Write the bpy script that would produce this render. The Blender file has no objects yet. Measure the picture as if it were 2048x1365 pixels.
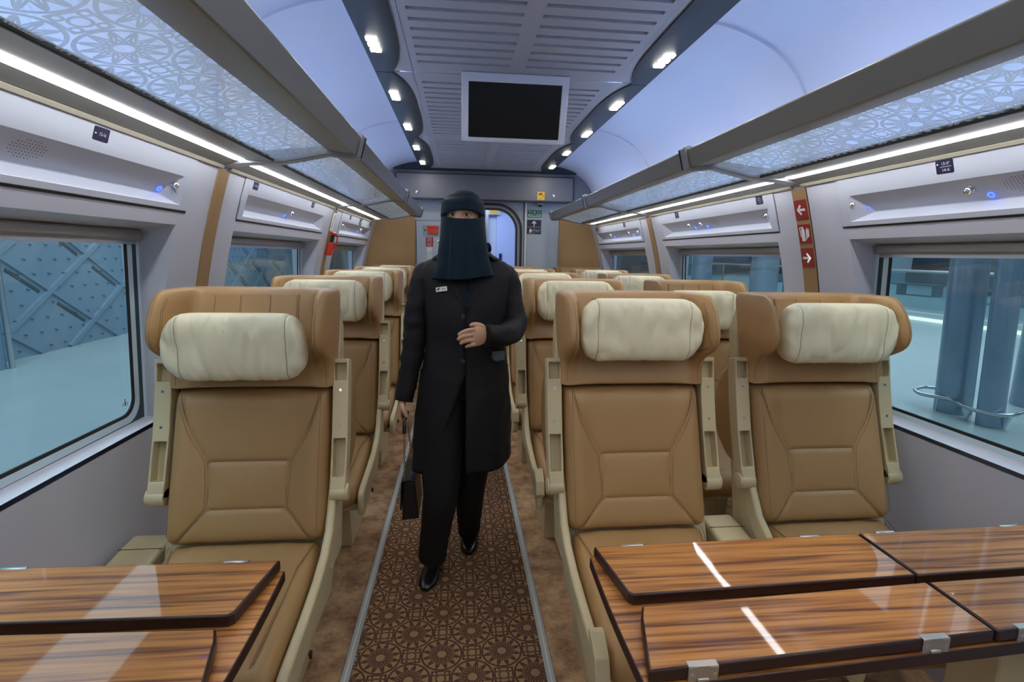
import bpy, bmesh, math, random
from mathutils import Vector, noise
random.seed(7)
PI = math.pi
SC = bpy.context.scene
COL = SC.collection
CX = 0.27            # centre line of the coach
YB = 5.72            # bulkhead
Y0 = -1.6            # closing wall behind the camera

# ------------------------------------------------------------------ helpers
class MB:
    def __init__(s): s.v = []; s.f = []
    def add(s, vs, fs):
        n = len(s.v); s.v += [tuple(p) for p in vs]; s.f += [tuple(n + i for i in f) for f in fs]; return s
    def box(s, x0, x1, y0, y1, z0, z1):
        return s.add([(x0,y0,z0),(x1,y0,z0),(x1,y1,z0),(x0,y1,z0),(x0,y0,z1),(x1,y0,z1),(x1,y1,z1),(x0,y1,z1)],
                     [(0,3,2,1),(4,5,6,7),(0,1,5,4),(1,2,6,5),(2,3,7,6),(3,0,4,7)])
    def hexa(s, a, b):     # a, b: two quads (4 pts each)
        return s.add(list(a) + list(b), [(0,1,2,3),(7,6,5,4),(0,4,5,1),(1,5,6,2),(2,6,7,3),(3,7,4,0)])
    def loft(s, rings, closed=True, caps=True):
        n = len(rings[0]); vs = [p for r in rings for p in r]; fs = []
        m = n if closed else n - 1
        for i in range(len(rings) - 1):
            for j in range(m):
                k = (j + 1) % n
                fs.append((i*n+j, i*n+k, (i+1)*n+k, (i+1)*n+j))
        if caps and closed:
            fs.append(tuple(range(n - 1, -1, -1))); fs.append(tuple((len(rings)-1)*n + j for j in range(n)))
        return s.add(vs, fs)
    def tube(s, path, r, n=8, caps=True, flat=1.0):
        path = [Vector(p) for p in path]; rings = []; up = None
        for i, p in enumerate(path):
            a = path[max(i-1,0)]; b = path[min(i+1,len(path)-1)]
            t = (b - a); t = t.normalized() if t.length > 1e-9 else Vector((0,0,1))
            if up is None: up = Vector((0,0,1)) if abs(t.z) < .9 else Vector((0,1,0))
            sd = t.cross(up).normalized(); up = sd.cross(t).normalized()
            rr = r[i] if isinstance(r, (list, tuple)) else r
            rings.append([p + sd*math.cos(2*PI*k/n)*rr + up*math.sin(2*PI*k/n)*rr*flat for k in range(n)])
        return s.loft(rings, True, caps)
    def cyl(s, p0, p1, r, n=20): return s.tube([p0, p1], r, n)
    def prism(s, poly, axis, a, b):   # poly in the other two axes (cyclic order x,y,z minus axis)
        def P(u, v, w): return (w,u,v) if axis == 'x' else ((u,w,v) if axis == 'y' else (u,v,w))
        n = len(poly)
        return s.add([P(u,v,a) for u,v in poly] + [P(u,v,b) for u,v in poly],
                     [tuple(range(n)), tuple(range(2*n-1, n-1, -1))] + [(i, i+n, (i+1)%n+n, (i+1)%n) for i in range(n)])
    def grid(s, fn, nu, nv):
        vs = [fn(i/nu, j/nv) for i in range(nu+1) for j in range(nv+1)]
        fs = [(i*(nv+1)+j, (i+1)*(nv+1)+j, (i+1)*(nv+1)+j+1, i*(nv+1)+j+1) for i in range(nu) for j in range(nv)]
        return s.add(vs, fs)
    def cells(s, ub, vb, depth, P):   # stepped height field; depth(i,j) -> d or None (hole)
        nu, nv = len(ub)-1, len(vb)-1
        D = [[depth(i, j) for j in range(nv)] for i in range(nu)]
        for i in range(nu):
            for j in range(nv):
                d = D[i][j]
                if d is None: continue
                s.add([P(ub[i],vb[j],d),P(ub[i+1],vb[j],d),P(ub[i+1],vb[j+1],d),P(ub[i],vb[j+1],d)], [(0,1,2,3)])
        for i in range(nu - 1):
            for j in range(nv):
                a, b = D[i][j], D[i+1][j]
                if a is None or b is None or a == b: continue
                u = ub[i+1]; s.add([P(u,vb[j],a),P(u,vb[j+1],a),P(u,vb[j+1],b),P(u,vb[j],b)], [(0,1,2,3)])
        for i in range(nu):
            for j in range(nv - 1):
                a, b = D[i][j], D[i][j+1]
                if a is None or b is None or a == b: continue
                v = vb[j+1]; s.add([P(ub[i],v,a),P(ub[i+1],v,a),P(ub[i+1],v,b),P(ub[i],v,b)], [(0,1,2,3)])
        return s
    def sphere(s, c, rx, ry, rz, nu=20, nv=12):
        rings = []
        for i in range(1, nv):
            t = PI*i/nv
            rings.append([(c[0]+rx*math.sin(t)*math.cos(2*PI*k/nu), c[1]+ry*math.sin(t)*math.sin(2*PI*k/nu), c[2]-rz*math.cos(t)) for k in range(nu)])
        return s.loft(rings)
    def mesh(s, name, mat, angle=35, flat=False):
        me = bpy.data.meshes.new(name); me.from_pydata(s.v, [], s.f)
        bm = bmesh.new(); bm.from_mesh(me)
        bmesh.ops.remove_doubles(bm, verts=bm.verts, dist=1e-5)
        bmesh.ops.recalc_face_normals(bm, faces=bm.faces)
        bm.to_mesh(me); bm.free()
        if not flat:
            me.shade_smooth(); me.set_sharp_from_angle(angle=math.radians(angle))
        if mat: me.materials.append(mat)
        return me
    def build(s, name, mat, parent=None, bevel=0, subd=0, angle=35, flat=False, segs=2, solid=0, loc=None):
        return link(name, s.mesh(name, mat, angle, flat), parent, bevel, subd, segs, solid, loc)

def link(name, me, parent=None, bevel=0, subd=0, segs=2, solid=0, loc=None):
    o = bpy.data.objects.new(name, me); COL.objects.link(o)
    if parent: o.parent = parent
    if solid:
        m = o.modifiers.new('solid', 'SOLIDIFY'); m.thickness = solid; m.offset = 0
    if bevel:
        m = o.modifiers.new('bevel', 'BEVEL'); m.width = bevel; m.segments = segs; m.limit_method = 'ANGLE'; m.angle_limit = math.radians(32); m.harden_normals = False
    if subd:
        m = o.modifiers.new('sub', 'SUBSURF'); m.levels = subd; m.render_levels = subd
    if loc: o.location = loc
    return o
def tag(o, label, cat=None, group=None, kind=None):
    if label: o['label'] = label
    if cat: o['category'] = cat
    if group: o['group'] = group
    if kind: o['kind'] = kind
    return o
def empty(name, loc, label, cat, group=None):
    o = bpy.data.objects.new(name, None); COL.objects.link(o); o.location = loc; o.empty_display_size = .1
    return tag(o, label, cat, group)
def struct(o): o['kind'] = 'structure'; return o
def crv(pts, n=8):     # catmull-rom through points
    P = [Vector(p) for p in pts]; out = []
    for i in range(len(P)-1):
        a = P[max(i-1,0)]; b = P[i]; c = P[i+1]; d = P[min(i+2,len(P)-1)]
        for k in range(n):
            t = k/n
            out.append(.5*((2*b)+(c-a)*t+(2*a-5*b+4*c-d)*t*t+(3*b-a-3*c+d)*t**3))
    out.append(P[-1]); return out
def lerp(tab, z):      # tab: list of (key, v...) sorted ; smooth interpolation
    if z <= tab[0][0]: return tab[0][1:]
    for a, b in zip(tab, tab[1:]):
        if z <= b[0]:
            t = (z-a[0])/(b[0]-a[0]); t = t*t*(3-2*t)*.5 + t*.5
            return tuple(p+(q-p)*t for p, q in zip(a[1:], b[1:]))
    return tab[-1][1:]

# ------------------------------------------------------------------ node expressions
class E_:
    def __init__(s, nt, sock): s.nt = nt; s.s = sock
    def _op(s, op, *a):
        n = s.nt.nodes.new('ShaderNodeMath'); n.operation = op
        for i, x in enumerate((s,)+a):
            if isinstance(x, E_): s.nt.links.new(x.s, n.inputs[i])
            else: n.inputs[i].default_value = x
        return E_(s.nt, n.outputs[0])
    def __add__(s, o): return s._op('ADD', o)
    def __sub__(s, o): return s._op('SUBTRACT', o)
    def __mul__(s, o): return s._op('MULTIPLY', o)
    def __truediv__(s, o): return s._op('DIVIDE', o)
    def lt(s, o): return s._op('LESS_THAN', o)
    def gt(s, o): return s._op('GREATER_THAN', o)
    def min(s, o): return s._op('MINIMUM', o)
    def max(s, o): return s._op('MAXIMUM', o)
    def abs(s): return s._op('ABSOLUTE')
    def sqrt(s): return s._op('SQRT')
    def floor(s): return s._op('FLOOR')
    def fract(s): return s._op('FRACT')
    def sin(s): return s._op('SINE')
    def cos(s): return s._op('COSINE')
    def atan2(s, o): return s._op('ARCTAN2', o)
    def pingpong(s, o): return s._op('PINGPONG', o)
    def mod(s, o): return s._op('FLOORED_MODULO', o)
def sepxyz(nt, sock):
    n = nt.nodes.new('ShaderNodeSeparateXYZ'); nt.links.new(sock, n.inputs[0]); return [E_(nt, n.outputs[i]) for i in range(3)]
def newmat(name):
    m = bpy.data.materials.new(name); m.use_nodes = True; nt = m.node_tree
    b = nt.nodes['Principled BSDF']; return m, nt, b
def mat(name, col, rough=.5, metal=0, emit=None, es=0, noise_s=0, noise_a=0, bump=0, bump_s=200, coat=0, spec=.5, sheen=0):
    m, nt, b = newmat(name)
    b.inputs['Base Color'].default_value = (*col, 1); b.inputs['Roughness'].default_value = rough; b.inputs['Metallic'].default_value = metal
    b.inputs['Coat Weight'].default_value = coat; b.inputs['Coat Roughness'].default_value = .08
    b.inputs['Specular IOR Level'].default_value = spec; b.inputs['Sheen Weight'].default_value = sheen
    if emit: b.inputs['Emission Color'].default_value = (*emit, 1); b.inputs['Emission Strength'].default_value = es
    tc = nt.nodes.new('ShaderNodeTexCoord')
    if noise_a:
        n = nt.nodes.new('ShaderNodeTexNoise'); n.inputs['Scale'].default_value = noise_s; n.inputs['Detail'].default_value = 5
        nt.links.new(tc.outputs['Object'], n.inputs['Vector'])
        mx = nt.nodes.new('ShaderNodeMix'); mx.data_type = 'RGBA'
        nt.links.new(n.outputs['Fac'], mx.inputs['Factor'])
        mx.inputs['A'].default_value = (*[c*(1-noise_a) for c in col], 1); mx.inputs['B'].default_value = (*[min(1, c*(1+noise_a)) for c in col], 1)
        nt.links.new(mx.outputs['Result'], b.inputs['Base Color'])
    if bump:
        n = nt.nodes.new('ShaderNodeTexNoise'); n.inputs['Scale'].default_value = bump_s; n.inputs['Detail'].default_value = 3
        nt.links.new(tc.outputs['Object'], n.inputs['Vector'])
        bp = nt.nodes.new('ShaderNodeBump'); bp.inputs['Strength'].default_value = bump; bp.inputs['Distance'].default_value = .002
        nt.links.new(n.outputs['Fac'], bp.inputs['Height']); nt.links.new(bp.outputs['Normal'], b.inputs['Normal'])
    return m
def emis(name, col, s):
    m = bpy.data.materials.new(name); m.use_nodes = True; nt = m.node_tree
    nt.nodes.remove(nt.nodes['Principled BSDF']); e = nt.nodes.new('ShaderNodeEmission')
    e.inputs[0].default_value = (*col, 1); e.inputs[1].default_value = s
    nt.links.new(e.outputs[0], nt.nodes['Material Output'].inputs[0]); return m
def rosette(nt, X, Y, cell, w):      # 12-fold rosettes on a square lattice turned by 45 degrees; 1 on the lines
    u = (X+Y)*(0.70711/cell); v = (Y-X)*(0.70711/cell)
    a = u.fract()-.5; b = v.fract()-.5
    r = (a*a+b*b).sqrt(); th = b.atan2(a)+PI*2
    ph = th.pingpong(PI/12)         # folded wedge 0..15 deg
    x = r*ph.cos(); y = r*ph.sin()
    def P(rr, deg): return rr*math.cos(math.radians(deg)), rr*math.sin(math.radians(deg))
    segs = [(P(.135,15),P(.112,7.5)),(P(.112,7.5),P(.135,0)),(P(.135,15),P(.27,0)),(P(.135,0),P(.225,15)),(P(.225,15),P(.40,2.5)),(P(.27,0),P(.46,0))]
    d = None
    for (ax,ay),(bx,by) in segs:
        dx, dy = bx-ax, by-ay; L = dx*dx+dy*dy
        px = x-ax; py = y-ay
        t = ((px*dx+py*dy)/L).max(0.).min(1.)
        ex = px-t*dx; ey = py-t*dy
        q = (ex*ex+ey*ey).sqrt(); d = q if d is None else d.min(q)
    d = d.min(((r-.465).abs()-.006).max(0.))
    d = d+r.gt(.5)*1.0
    A_ = (a.abs()-.5)*-1.; B_ = (b.abs()-.5)*-1.     # clusters of circles between the rosettes
    out = r.lt(.46)*1.0
    def circ(cx, cy, rr): 
        p = A_-cx; q = B_-cy; return ((p*p+q*q).sqrt()-rr).abs()
    k = circ(0.,0.,.105).min(circ(.2,0.,.055)).min(circ(0.,.2,.055)).min(((A_+B_-.285)*.707).abs())
    d = d.min(k+out)
    return d.lt((r*1.9+.35).min(1.05)*w)

# ------------------------------------------------------------------ materials
M = {}
M['leather'] = mat('tan_leather', (.405,.238,.095), .42, bump=.25, bump_s=420, noise_s=3, noise_a=.06)
M['thread'] = mat('stitch_thread', (.19,.10,.042), .7)
M['pillow'] = mat('cream_leather', (.84,.79,.56), .45, bump=.12, bump_s=350, noise_s=4, noise_a=.05)
M['piping'] = mat('pillow_seam', (.34,.28,.16), .7)
M['cream'] = mat('cream_plastic', (.57,.48,.29), .42, bump=.08, bump_s=500)
M['creamd'] = mat('cream_recess', (.46,.39,.22), .5)
M['wall'] = mat('wall_plastic', (.53,.535,.61), .42, bump=.06, bump_s=500)
M['panel'] = mat('panel_plastic', (.51,.535,.62), .35)
M['brown'] = mat('tan_trim', (.34,.20,.085), .5, bump=.15, bump_s=500)
M['rack'] = mat('champagne_metal', (.27,.265,.235), .38, .35)
M['rack2'] = mat('grey_metal', (.33,.34,.355), .35, .4)
M['cove'] = mat('cove_plastic', (.60,.62,.72), .4)
M['ceil'] = mat('ceiling_plastic', (.43,.43,.46), .5, bump=.1, bump_s=400)
M['gask'] = mat('dark_teal_gasket', (.03,.055,.06), .5)
M['pale'] = mat('pale_glint_bracket', (.60,.74,.82), .3)  # window edge reflection held in the pale colour; rail brackets share it
M['dark'] = mat('dark_ceiling_strip', (.036,.039,.045), .55, spec=.2)
M['black'] = mat('black_rubber', (.012,.012,.014), .5)
M['slot'] = mat('slot_shadow_mesh', (.05,.055,.07), .7)
M['bulk'] = mat('bulkhead_plastic', (.36,.42,.50), .45)
M['beam'] = mat('bulkhead_beam', (.13,.135,.155), .45, .1)
M['chrome'] = mat('chrome', (.75,.75,.75), .15, 1)
M['steel'] = mat('brushed_steel', (.55,.57,.6), .3, 1)
M['navy'] = mat('navy_sticker', (.012,.012,.05), .4)
M['white'] = mat('white_print', (.8,.8,.8), .5)
M['red'] = mat('red_sticker', (.28,.012,.012), .45)
M['redp'] = mat('red_plastic', (.6,.035,.02), .35)
M['green'] = mat('green_sticker', (.015,.16,.09), .45)
M['yellow'] = mat('yellow_sticker', (.75,.42,.02), .45)
M['led'] = emis('led_white', (.95,.97,1), 18)
M['lamp'] = emis('lamp_white', (1,.96,.86), 26)
M['cove_led'] = emis('led_blue', (.36,.52,1), 14); M['uplight'] = emis('uplight_blue', (.34,.53,1), 20)
M['blue'] = emis('blue_ring', (.03,.08,1), 6)
M['screen'] = mat('screen_glass', (.002,.002,.002), .25)
M['screenf'] = mat('screen_frame', (.55,.58,.66), .35)
M['skin'] = mat('skin', (.52,.31,.195), .5, noise_s=30, noise_a=.05)
M['coat'] = mat('black_wool', (.0076,.0068,.0094), .7, bump=.2, bump_s=900, spec=.3)
M['trouser'] = mat('black_trouser', (.0085,.008,.009), .85, bump=.2, bump_s=900, spec=.3)
M['veil'] = mat('dark_teal_cloth', (.0028,.0125,.025), .65, bump=.12, bump_s=700, spec=.16)
M['shoe'] = mat('black_shoe', (.008,.009,.013), .22)
M['bag'] = mat('black_bag', (.008,.008,.009), .35)
M['gold'] = mat('gold_chain', (.55,.45,.28), .3, 1)
M['eyew'] = mat('eye_white', (.62,.58,.55), .25)
M['eyed'] = mat('eye_dark', (.012,.007,.005), .12)
M['nail'] = mat('fingernail', (.62,.40,.31), .3)
M['phone'] = mat('phone_back', (.10,.14,.18), .2)

def wood():
    m, nt, b = newmat('zebra_wood')
    tc = nt.nodes.new('ShaderNodeTexCoord'); mp = nt.nodes.new('ShaderNodeMapping')
    mp.inputs['Scale'].default_value = (1.0, 34, 8); nt.links.new(tc.outputs['Object'], mp.inputs[0])
    n1 = nt.nodes.new('ShaderNodeTexNoise'); n1.inputs['Scale'].default_value = 2.6; n1.inputs['Detail'].default_value = 4; n1.inputs['Distortion'].default_value = .35
    nt.links.new(mp.outputs[0], n1.inputs['Vector'])
    r = nt.nodes.new('ShaderNodeValToRGB'); nt.links.new(n1.outputs['Fac'], r.inputs[0])
    cr = r.color_ramp; cr.elements[0].position = .32; cr.elements[0].color = (.13,.045,.018,1); cr.elements[1].position = .66; cr.elements[1].color = (.56,.25,.065,1)
    e = cr.elements.new(.44); e.color = (.33,.125,.035,1); e = cr.elements.new(.52); e.color = (.47,.195,.052,1)
    nt.links.new(r.outputs[0], b.inputs['Base Color'])
    b.inputs['Roughness'].default_value = .34; b.inputs['Coat Weight'].default_value = .62; b.inputs['Specular IOR Level'].default_value = .2; b.inputs['Coat Roughness'].default_value = .035
    return m
M['wood'] = wood()
M['woodedge'] = mat('dark_wood_edge', (.035,.013,.010), .35)

def carpet_runner():
    m, nt, b = newmat('rosette_carpet')
    tc = nt.nodes.new('ShaderNodeTexCoord'); X, Y, Z = sepxyz(nt, tc.outputs['Object'])
    # a rosette centre lies at (0.038, 1.51)
    f = rosette(nt, X-.040+10.606*.7071*.0+.106+10.6066, Y-1.50+10.6066, .15, .0165)
    mx = nt.nodes.new('ShaderNodeMix'); mx.data_type = 'RGBA'; nt.links.new(f.s, mx.inputs['Factor'])
    mx.inputs['A'].default_value = (.285,.18,.088,1); mx.inputs['B'].default_value = (.085,.040,.032,1)
    nt.links.new(mx.outputs['Result'], b.inputs['Base Color']); b.inputs['Roughness'].default_value = .95
    b.inputs['Specular IOR Level'].default_value = .1
    n = nt.nodes.new('ShaderNodeTexNoise'); n.inputs['Scale'].default_value = 600; nt.links.new(tc.outputs['Object'], n.inputs['Vector'])
    bp = nt.nodes.new('ShaderNodeBump'); bp.inputs['Strength'].default_value = .4; bp.inputs['Distance'].default_value = .002
    nt.links.new(n.outputs['Fac'], bp.inputs['Height']); nt.links.new(bp.outputs['Normal'], b.inputs['Normal'])
    return m
M['runner'] = carpet_runner()
def floor_mat():
    m, nt, b = newmat('mottled_carpet')
    tc = nt.nodes.new('ShaderNodeTexCoord')
    n = nt.nodes.new('ShaderNodeTexNoise'); n.inputs['Scale'].default_value = 9; n.inputs['Detail'].default_value = 10; n.inputs['Roughness'].default_value = .72
    nt.links.new(tc.outputs['Object'], n.inputs['Vector'])
    r = nt.nodes.new('ShaderNodeValToRGB'); nt.links.new(n.outputs['Fac'], r.inputs[0])
    cr = r.color_ramp; cr.elements[0].position = .36; cr.elements[0].color = (.22,.11,.065,1); cr.elements[1].position = .60; cr.elements[1].color = (.56,.37,.20,1)
    e = cr.elements.new(.48); e.color = (.40,.24,.13,1)
    nt.links.new(r.outputs[0], b.inputs['Base Color']); b.inputs['Roughness'].default_value = .8; b.inputs['Specular IOR Level'].default_value = .25
    return m
M['floor'] = floor_mat()
def glass(name, tint, refl=.6, ior=1.45):
    m = bpy.data.materials.new(name); m.use_nodes = True; nt = m.node_tree; nt.nodes.remove(nt.nodes['Principled BSDF'])
    t = nt.nodes.new('ShaderNodeBsdfTransparent'); t.inputs[0].default_value = (*tint, 1)
    g = nt.nodes.new('ShaderNodeBsdfGlossy'); g.inputs['Roughness'].default_value = .0
    lw_ = nt.nodes.new('ShaderNodeLayerWeight'); fc = E_(nt, lw_.outputs['Facing']); p5 = fc*fc*fc*fc*fc
    f0 = ((ior-1)/(ior+1))**2; fr = p5*(1-f0)*refl+f0
    mx = nt.nodes.new('ShaderNodeMixShader'); nt.links.new(fr.s, mx.inputs[0])
    nt.links.new(t.outputs[0], mx.inputs[1]); nt.links.new(g.outputs[0], mx.inputs[2]); nt.links.new(mx.outputs[0], nt.nodes['Material Output'].inputs[0])
    return m, nt, t, g, mx
M['wglass'] = glass('window_glass', (.86,.955,.985), ior=1.5)[0]
def rack_glass():
    m, nt, t, g, mx = glass('patterned_glass', (.90,.97,.98), 1.0, ior=1.75)
    tc = nt.nodes.new('ShaderNodeTexCoord'); X, Y, Z = sepxyz(nt, tc.outputs['Object'])
    f = rosette(nt, X+9.03, Y+9.1, .156, .019)
    d = nt.nodes.new('ShaderNodeBsdfDiffuse'); d.inputs[0].default_value = (.50,.58,.58,1)
    tl = nt.nodes.new('ShaderNodeBsdfTranslucent'); tl.inputs[0].default_value = (.42,.48,.50,1)
    a = nt.nodes.new('ShaderNodeMixShader'); a.inputs[0].default_value = .5; nt.links.new(d.outputs[0], a.inputs[1]); nt.links.new(tl.outputs[0], a.inputs[2])
    k = f*.62+.03
    b = nt.nodes.new('ShaderNodeMixShader'); nt.links.new(k.s, b.inputs[0]); nt.links.new(mx.outputs[0], b.inputs[1]); nt.links.new(a.outputs[0], b.inputs[2])
    nt.links.new(b.outputs[0], nt.nodes['Material Output'].inputs[0]); return m
M['rglass'] = rack_glass(); M['clear'] = glass('clear_glass', (.93,.97,.98), .6, 1.3)[0]
def slotmat():
    m, nt, b = newmat('perforated_slot')
    tc = nt.nodes.new('ShaderNodeTexCoord'); X, Y, Z = sepxyz(nt, tc.outputs['Object'])
    a = (X*110).fract()-.5; c = (Y*110).fract()-.5
    f = (a*a+c*c).sqrt().lt(.27)
    mx = nt.nodes.new('ShaderNodeMix'); mx.data_type = 'RGBA'; nt.links.new(f.s, mx.inputs['Factor'])
    mx.inputs['A'].default_value = (.21,.22,.27,1); mx.inputs['B'].default_value = (.015,.015,.02,1)
    nt.links.new(mx.outputs['Result'], b.inputs['Base Color']); b.inputs['Roughness'].default_value = .6
    return m
M['slot'] = slotmat()

def text(s, size, P, U, V, m, name, parent=None, off=.0006, align='CENTER', sx=1.0):
    """flat lettering: P centre, U reading direction, V up direction"""
    cu = bpy.data.curves.new('t', 'FONT'); cu.body = s; cu.size = size; cu.align_x = align; cu.align_y = 'CENTER'; cu.resolution_u = 3
    o = bpy.data.objects.new('t', cu); COL.objects.link(o); bpy.context.view_layer.update()
    dg = bpy.context.evaluated_depsgraph_get(); me = bpy.data.meshes.new_from_object(o.evaluated_get(dg)); bpy.data.objects.remove(o)
    me.name = name
    U = Vector(U).normalized(); V = Vector(V).normalized(); Nn = U.cross(V)
    for v in me.vertices: v.co = Vector(P) + U*v.co.x*sx + V*v.co.y + Nn*off
    me.materials.clear(); me.materials.append(m)
    return link(name, me, parent)
def decal(mb, P, U, V, poly, off=.0008, th=.0006):  # thin raised polygon in plane (U,V)
    U = Vector(U).normalized(); V = Vector(V).normalized(); Nn = U.cross(V); P = Vector(P); n = len(poly)
    a = [P+U*x+V*y+Nn*off for x, y in poly]; b = [p-Nn*th for p in a]
    mb.add(a+b, [tuple(range(n)), tuple(range(2*n-1, n-1, -1))] + [(i, i+n, (i+1)%n+n, (i+1)%n) for i in range(n)])
    return mb
def rrect(w, h, r=.004, n=4):
    out = []
    for cx, cy, a0 in ((w/2-r,h/2-r,0),(-w/2+r,h/2-r,90),(-w/2+r,-h/2+r,180),(w/2-r,-h/2+r,270)):
        for k in range(n+1):
            a = math.radians(a0+90*k/n); out.append((cx+r*math.cos(a), cy+r*math.sin(a)))
    return out

# ------------------------------------------------------------------ the shell
def hwz(z):        # half width of the wall lining at height z
    if z < .8: return 1.33+.015*min(1, z/.76)
    t = z-.8; return 1.345-.0588*t-.151*t*t
SIDE = {'left': -1, 'right': 1}
WIN = [(-1.25,.09),(.54,1.88),(2.33,3.69),(4.12,5.48)]
struct(MB().box(-1.35, 1.89, Y0-.1, YB+2.2, -.12, 0).build('floor', M['floor'], flat=True))
r_ = tag(MB().box(-.366, .287, Y0+.02, YB-.02, 0, .006).build('carpet_runner', M['runner'], flat=True), 'brown aisle carpet runner woven with dark star rosettes', 'carpet')
for i, (a, b) in enumerate(((-.395,-.366),(.287,.316))):
    o = struct(MB().box(a, b, Y0+.02, YB-.02, 0, .009).build('trim_%d' % (i+1), mat('strip_grey', (.36,.40,.43), .4), bevel=.002))
    MB().box((a+b)/2-.003, (a+b)/2+.003, Y0+.03, YB-.03, .009, .0102).build('reflective_line', mat('line_cream', (.62,.58,.42), .4), o)

for sd, s in SIDE.items():
    yb = [Y0]; 
    pans = {-1: [(.56,1.925),(2.33,3.70),(4.12,5.50)], 1: [(.56,1.905),(2.31,3.72),(4.10,5.52)]}[s]
    for a, b in WIN: yb += [a, b]
    for a, b in pans: yb += [a+.004, b-.004]
    yb = sorted(set(yb+[YB]))
    zb = [0,.30,.60,.76,.785,.80,.87,.94,1.01,1.08,1.15,1.22,1.29,1.36,1.42,1.483,1.533,1.57,1.62,1.67,1.706,1.80]
    mb = MB()
    def P(u, v, d, s=s):
        return (CX+s*(hwz(v)+d), u, v)
    GZ0, GZ1 = .815, 1.46
    def dep(i, j):
        z = (zb[j]+zb[j+1])/2; y = (yb[i]+yb[i+1])/2; win = any(a < y < b for a, b in WIN)
        if win and .79 < z < 1.483: return None
        if 1.533 < z < 1.705 and any(a < y < b for a, b in pans): return None
        return 0.
    mb.cells(yb, zb, dep, P)
    for a, b in WIN:      # the reveals, flaring in towards the glass
        hg = lambda z: 1.40-(z-.815)*.05
        n = 6
        zz = [.80+(1.483-.80)*k/n for k in range(n+1)]
        zo = [GZ0+(GZ1-GZ0)*k/n for k in range(n+1)]
        for yy, yo in ((a, a+.012), (b, b+.0)):
            mb.add([(CX+s*hwz(z), yy, z) for z in zz]+[(CX+s*hg(z), yo, z) for z in zo], [(k,k+1,n+2+k,n+1+k) for k in range(n)])
        mb.add([(CX+s*hwz(1.483),a,1.483),(CX+s*hwz(1.483),b,1.483),(CX+s*hg(GZ1),b,GZ1),(CX+s*hg(GZ1),a+.012,GZ1)], [(0,1,2,3)])
        mb.add([(CX+s*hwz(.80),a,.80),(CX+s*hwz(.80),b,.80),(CX+s*hg(GZ0),b,GZ0),(CX+s*hg(GZ0),a+.012,GZ0)], [(0,1,2,3)])
    # outer skin so that daylight only enters by the windows
    yo = [Y0-.1]
    for a, b in WIN: yo += [a-.02, b+.02]
    yo += [YB+2.2]
    mb.cells(yo, [-.1, .79, 1.49, 2.45], lambda i, j: None if (i % 2 == 1 and j == 1) else 0., lambda u, v, d, s=s: (CX+s*1.43, u, v))
    for a, b in WIN:
        mb.add([(CX+s*1.43,a-.02,.79),(CX+s*1.40,a,.815),(CX+s*1.40,b,.815),(CX+s*1.43,b+.02,.79),(CX+s*1.43,a-.02,1.49),(CX+s*1.368,a,1.46),(CX+s*1.368,b,1.46),(CX+s*1.43,b+.02,1.49)],
               [(0,1,2,3),(4,5,6,7),(0,1,5,4),(3,2,6,7)])
    w = struct(mb.build('wall_'+sd, M['wall'], angle=28, bevel=.008, segs=3))
    # sill lip
    for k, (a, b) in enumerate(WIN):
        nm = {-1: 0, 1: 4}[s]+k+1
        hg = lambda z: 1.398-(z-.815)*.05
        gl = MB(); gl.hexa([(CX+s*hg(z), y, z) for y, z in ((a+.01,.822),(b-.002,.822),(b-.002,1.458),(a+.01,1.458))], [(CX+s*(hg(z)+.006), y, z) for y, z in ((a+.01,.822),(b-.002,.822),(b-.002,1.458),(a+.01,1.458))])
        wo = struct(gl.build('window_%d' % nm, M['wglass'], flat=True))
        # gasket with rounded corners: rounded outline minus glass
        R = .07; yc, zc = (a+b)/2, (.790+1.525)/2; W_, H_ = (b-a)-.012, 1.525-.790
        def ring(inset, off, r):
            return [(CX+s*(hg(zc+q)-off), yc+p, zc+q) for p, q in rrect(W_-2*inset, H_-2*inset, r, 8)]
        fr = MB(); A = ring(0,.004,.012); B = ring(.022,.004,R); C_ = ring(.024,-.001,R)
        fr.loft([A, B, C_], True, False)
        fr.build('gasket', M['gask'], wo, angle=50)
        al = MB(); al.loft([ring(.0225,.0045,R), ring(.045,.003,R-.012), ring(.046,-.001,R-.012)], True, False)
        al.build('edge_reflection', M['pale'], wo, angle=50)
        MB().loft([ring(.0455,.0032,R-.012), ring(.056,.002,R-.014), ring(.057,-.001,R-.014)], True, False).build('inner_seal', M['black'], wo, angle=50)
        # pale ring above: bright reflection along the window edge, put into its colour
        # roller blind cassette on top
        z0 = 1.427
        c = MB(); c.prism([(CX+s*(hg(1.44)-q), z) for q, z in ((.0,z0),(.028,z0),(.034,z0+.008),(.034,z0+.03),(.03,z0+.036),(.024,z0+.036),(0,z0+.036))], 'y', a+.02, b-.012)
        c.build('blind_cassette', mat('blind_metal', (.33,.30,.27), .35, .5), wo, bevel=.002)
        MB().prism([(CX+s*(hg(1.43)-q), z) for q, z in ((.006,z0-.012),(.016,z0-.012),(.016,z0),(.006,z0))], 'y', a+.03, b-.02).build('blind_bar', M['steel'], wo)
        if s == -1 and k == 1:
            mk = MB(); d0 = Vector((CX+s*(hg(.88)-.001), 1.845-.065, .885))
            for (px, py, w2, h2) in ((0,.012,.004,.006),(0,.004,.008,.004),(0,-.003,.005,.008),(-.011,-.002,.008,.0012),(-.011,-.006,.007,.0012),(-.010,.002,.006,.0012),(.011,-.002,.008,.0012),(.011,-.006,.007,.0012),(.010,.002,.006,.0012),(.003,-.008,.003,.003)):
                decal(mk, d0, (0,1,0), (0,0,1), [(px-w2/2,py-h2/2),(px+w2/2,py-h2/2),(px+w2/2,py+h2/2),(px-w2/2,py+h2/2)], .0)
            mk.build('maker_mark', M['black'], wo)

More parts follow.
